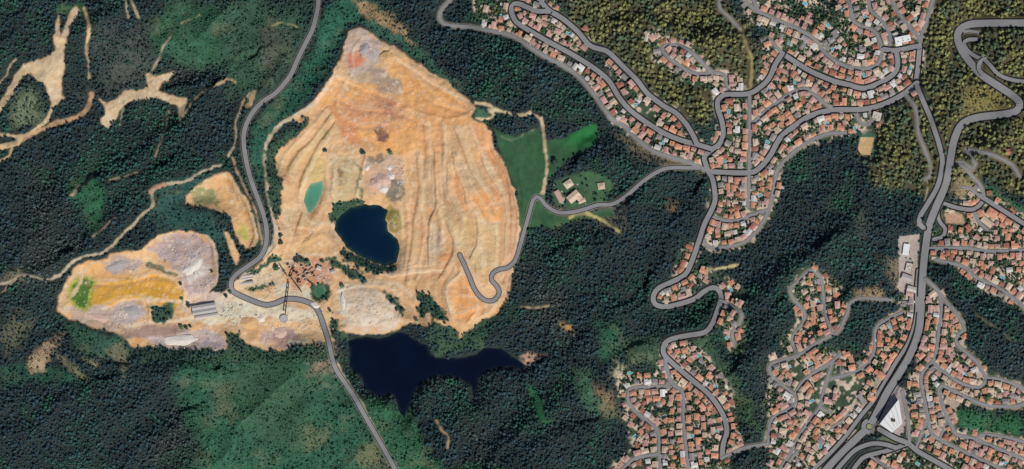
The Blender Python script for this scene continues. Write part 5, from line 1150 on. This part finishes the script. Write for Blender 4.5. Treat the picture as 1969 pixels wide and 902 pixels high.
# swimming pools
HR = np.array([(SHAPES[h[3]][0] + SHAPES[h[3]][1]) / 4 for h in HOUSES])
pools = []
rp = random.Random(5)
for _ in range(6000):
    if len(pools) >= 46: break
    x, y = rp.uniform(-60, 975), rp.uniform(-445, 445)
    if samp(VM, x, y) < .9 or samp(RD, x, y) < 7 or samp(RD, x, y) > 400: continue
    if (np.hypot(*(HXY - (x, y)).T) - HR < 3.2).any() or any(math.hypot(a_ - x, b_ - y) < 40 for a_, b_ in pools): continue
    pools.append((x, y))
pools.append(tuple(P((1080, 388))))
rec = sorted([(*nearest(x, y), x, y) for x, y in pools]); cn = {}
for ri, sd_, u_, x, y in rec:
    cn[(ri, sd_)] = cn.get((ri, sd_), 0) + 1; k_ = cn[(ri, sd_)]; z = gz(x, y)
    e_ = new_obj('swimming_pool', None); e_.location = (x, y, z); e_.rotation_euler = (0, 0, rp.random() * 3); tag(e_, f"turquoise garden pool, {ordinal(k_)} from {end_word(ri)} end, {side_word(ri, sd_, 0)} side of {ROADS[ri][0]}", 'pool', 'turquoise pools in the village gardens')
    def rim():
        V, F, MI = [], [], []
        for q_ in ((-4.6, 4.6, 2.2, 3.0), (-4.6, 4.6, -3.0, -2.2), (-4.6, -3.9, -2.2, 2.2), (3.9, 4.6, -2.2, 2.2)): box(V, F, MI, *q_, -1.5, .7)
        return me_from('rim', (V, F, MI), [M_patio])
    def wat():
        V, F, MI = [], [], []; box(V, F, MI, -3.9, 3.9, -2.2, 2.2, -1.5, .5); return me_from('water', (V, F, MI), [M_pool])
    new_obj('rim', cached('rim', rim), e_); new_obj('water', cached('wat', wat), e_)
PXY = np.array(pools)

# ------------------------------------------------------------------ garden trees
def gshade(kind):
    return {'dark green': alb(46, 66, 54, 1.1), 'mid green': alb(66, 96, 62, 1.05), 'olive': alb(104, 108, 66, 1.0)}[kind]
M_crown = {k_: mat('crown_' + k_.replace(' ', '_'), tuple(gshade(k_)), rough=.8, noise=.4, nscale=.8, rnd=.2, spec=.15) for k_ in ('dark green', 'mid green', 'olive')}
M_bark = mat('bark', (.08, .06, .045), rough=.95)
def big_crown(k, mk_):
    rgn = np.random.default_rng(100 + k); Vs = []; Fs = []; n = 0
    for i in range(9):
        th = rgn.random() * 6.28; rr = math.sqrt(rgn.random()) * .62 if i else 0; c = np.array([rr * math.cos(th), rr * math.sin(th), 1.1 + (rgn.random() - .3) * .55 + (.3 if i == 0 else 0)])
        v = IV * (.7 + .55 * rgn.random((12, 1))) * (.28 + .2 * rgn.random()) * (1.3 if i == 0 else 1) + c; Vs.append(v); Fs.append(IF + n); n += 12
    me = bpy.data.meshes.new('crown'); me.from_pydata(np.vstack(Vs).tolist(), [], np.vstack(Fs).tolist()); me.materials.append(M_crown[mk_]); return me
def trunk_me():
    V = []; F = []; 
    for j in range(7): a_ = j * 2 * math.pi / 7; V += [(.09 * math.cos(a_), .09 * math.sin(a_), -.3), (.05 * math.cos(a_), .05 * math.sin(a_), .95)]
    for j in range(7): a_ = 2 * j; b_ = 2 * ((j + 1) % 7); F.append((a_, b_, b_ + 1, a_ + 1))
    for q_ in range(4):
        a_ = q_ * 1.57 + .4; n = len(V); V += [(.03, .03, .6), (-.03, -.03, .66), (.4 * math.cos(a_), .4 * math.sin(a_), 1.15)]; F.append((n, n + 1, n + 2))
    me = bpy.data.meshes.new('trunk'); me.from_pydata(V, [], F); me.materials.append(M_bark); return me
TRK = trunk_me(); CRM = {(k, m_): big_crown(k, m_) for k in range(5) for m_ in M_crown}
def tree(name, label, x, y, r_, kind, k, group, cat='tree'):
    e_ = new_obj(name, None); e_.location = (x, y, gz(x, y)); e_.rotation_euler = (0, 0, k * 1.3); e_.scale = (r_, r_, r_ * .85); tag(e_, label, cat, group)
    new_obj('trunk', TRK, e_); new_obj('crown', CRM[(k % 5, kind)], e_); return e_
LONE = [(350, 574, 4, 'upright bush beside the lower right tip of the ochre silt basin'), (363, 587, 6, 'dark round tree at the left end of the long grey shed'), (435, 569, 5, 'lower of two dark trees below the sheds at the road bend'), (443, 562, 5, 'upper of two dark trees close outside the road bend'),
        (409, 522, 4, 'lone bush on the right edge of the violet spoil field'), (348, 545, 4, 'dark bush at the right tip of the ochre silt basin'), (349, 629, 6, 'round tree on the terrace under the ochre basin, left one'), (358, 630, 5, 'round tree on the terrace under the ochre basin, middle one'), (366, 628, 4, 'small tree on the terrace under the ochre basin, right one'),
        (533, 515, 8, 'broad green tree between the dump ramp and the shed rows'), (570, 500, 6, 'dark tree above the crushers, left one'), (580, 499, 6, 'dark tree above the crushers, middle one'), (592, 504, 6, 'dark tree above the crushers, right one'), (620, 503, 5, 'bush right above the crusher towers'), (574, 541, 4, 'green bush in among the crusher towers'),
        (658, 549, 5, 'lone tree at the top of the long white gravel heap'), (635, 597, 4, 'tree just right of the quarry road end yard'), (758, 516, 4, 'dark bush at the lower right corner of the deep lake'), (802, 616, 4, 'tree on the pale strip right of the gravel yard'), (541, 452, 6, 'tree by the fork of the light track west of the lake'), (540, 465, 6, 'lower tree by the fork of the light track'),
        (751, 294, 6, 'upper dark shrub in the middle of the main quarry'), (698, 294, 6, 'left dark shrub in the middle of the main quarry'), (626, 290, 5, 'dark shrub under the yellow-green slope in the upper left pit'), (1897, 764, 9, 'big dark tree between the south-east long street and its neighbours'), (1066, 310, 8, 'dark tree at the lower edge of the bright meadow'), (1044, 215, 6, 'tree near the end of the pale track by the meadow')]
for k, (px, py, r_, lb) in enumerate(LONE):
    x, y = P((px, py)); tree('broadleaf_tree', lb, x, y, r_, 'dark green' if k % 3 else 'mid green', k, 'single trees in and around the quarry')
xy = scatter(4.6, (-110, 984), (-450, 450), 21)
vmv = samp(VM, xy[:, 0], xy[:, 1]); rdv = samp(RD, xy[:, 0], xy[:, 1]); xy = xy[(vmv > .9) & (rdv > 4.2)]
ok = np.ones(len(xy), bool); cl = samp(fbm(GX, GY, 22, 71, 3), xy[:, 0], xy[:, 1]) + (1 - samp(DM, xy[:, 0], xy[:, 1])) * .16
for a_ in range(0, len(xy), 2000):
    q_ = xy[a_:a_ + 2000]; dm_ = np.hypot(q_[:, None, 0] - HXY[None, :, 0], q_[:, None, 1] - HXY[None, :, 1]) - HR[None]; ok[a_:a_ + 2000] = (dm_.min(1) > 1.6) & (np.hypot(q_[:, None, 0] - PXY[None, :, 0], q_[:, None, 1] - PXY[None, :, 1]).min(1) > 7)
ok &= RNG.random(len(xy)) < np.clip((cl - .26) * 5.0, .3, .98); p = xy[ok]; sz = 1.8 + 2.2 * RNG.random(len(p)) ** 1.6
od = np.argsort(-sz); ind = od[:270]; rst = od[270:]
rec = sorted([(*nearest(*p[i]), int(i)) for i in ind]); cn = {}
for ri, sd_, u_, i in rec:
    cn[(ri, sd_)] = cn.get((ri, sd_), 0) + 1; kind = ('dark green', 'mid green', 'olive')[(i * 5) % 3]
    tree('garden_tree', f"big {kind} tree, {ordinal(cn[(ri, sd_)])} from {end_word(ri)} end, {side_word(ri, sd_, 0)} side of {ROADS[ri][0]}", p[i][0], p[i][1], float(sz[i]), kind, i, 'larger garden trees of the villages')
p = p[rst]; c = np.where((RNG.random(len(p)) < .62)[:, None], alb(50, 66, 56, 1.0), np.where((RNG.random(len(p)) < .6)[:, None], alb(66, 98, 62, 1.0), alb(112, 110, 72, 1.0))) * (.6 + .8 * RNG.random((len(p), 1)))
tag(tree_mass('garden_shrubs', p, sz[rst], c, M_leaf), 'countless small trees and shrubs filling the gardens between the village houses', 'shrubs', kind='stuff')
print('trees', len(p), 'houses', len(HOUSES))
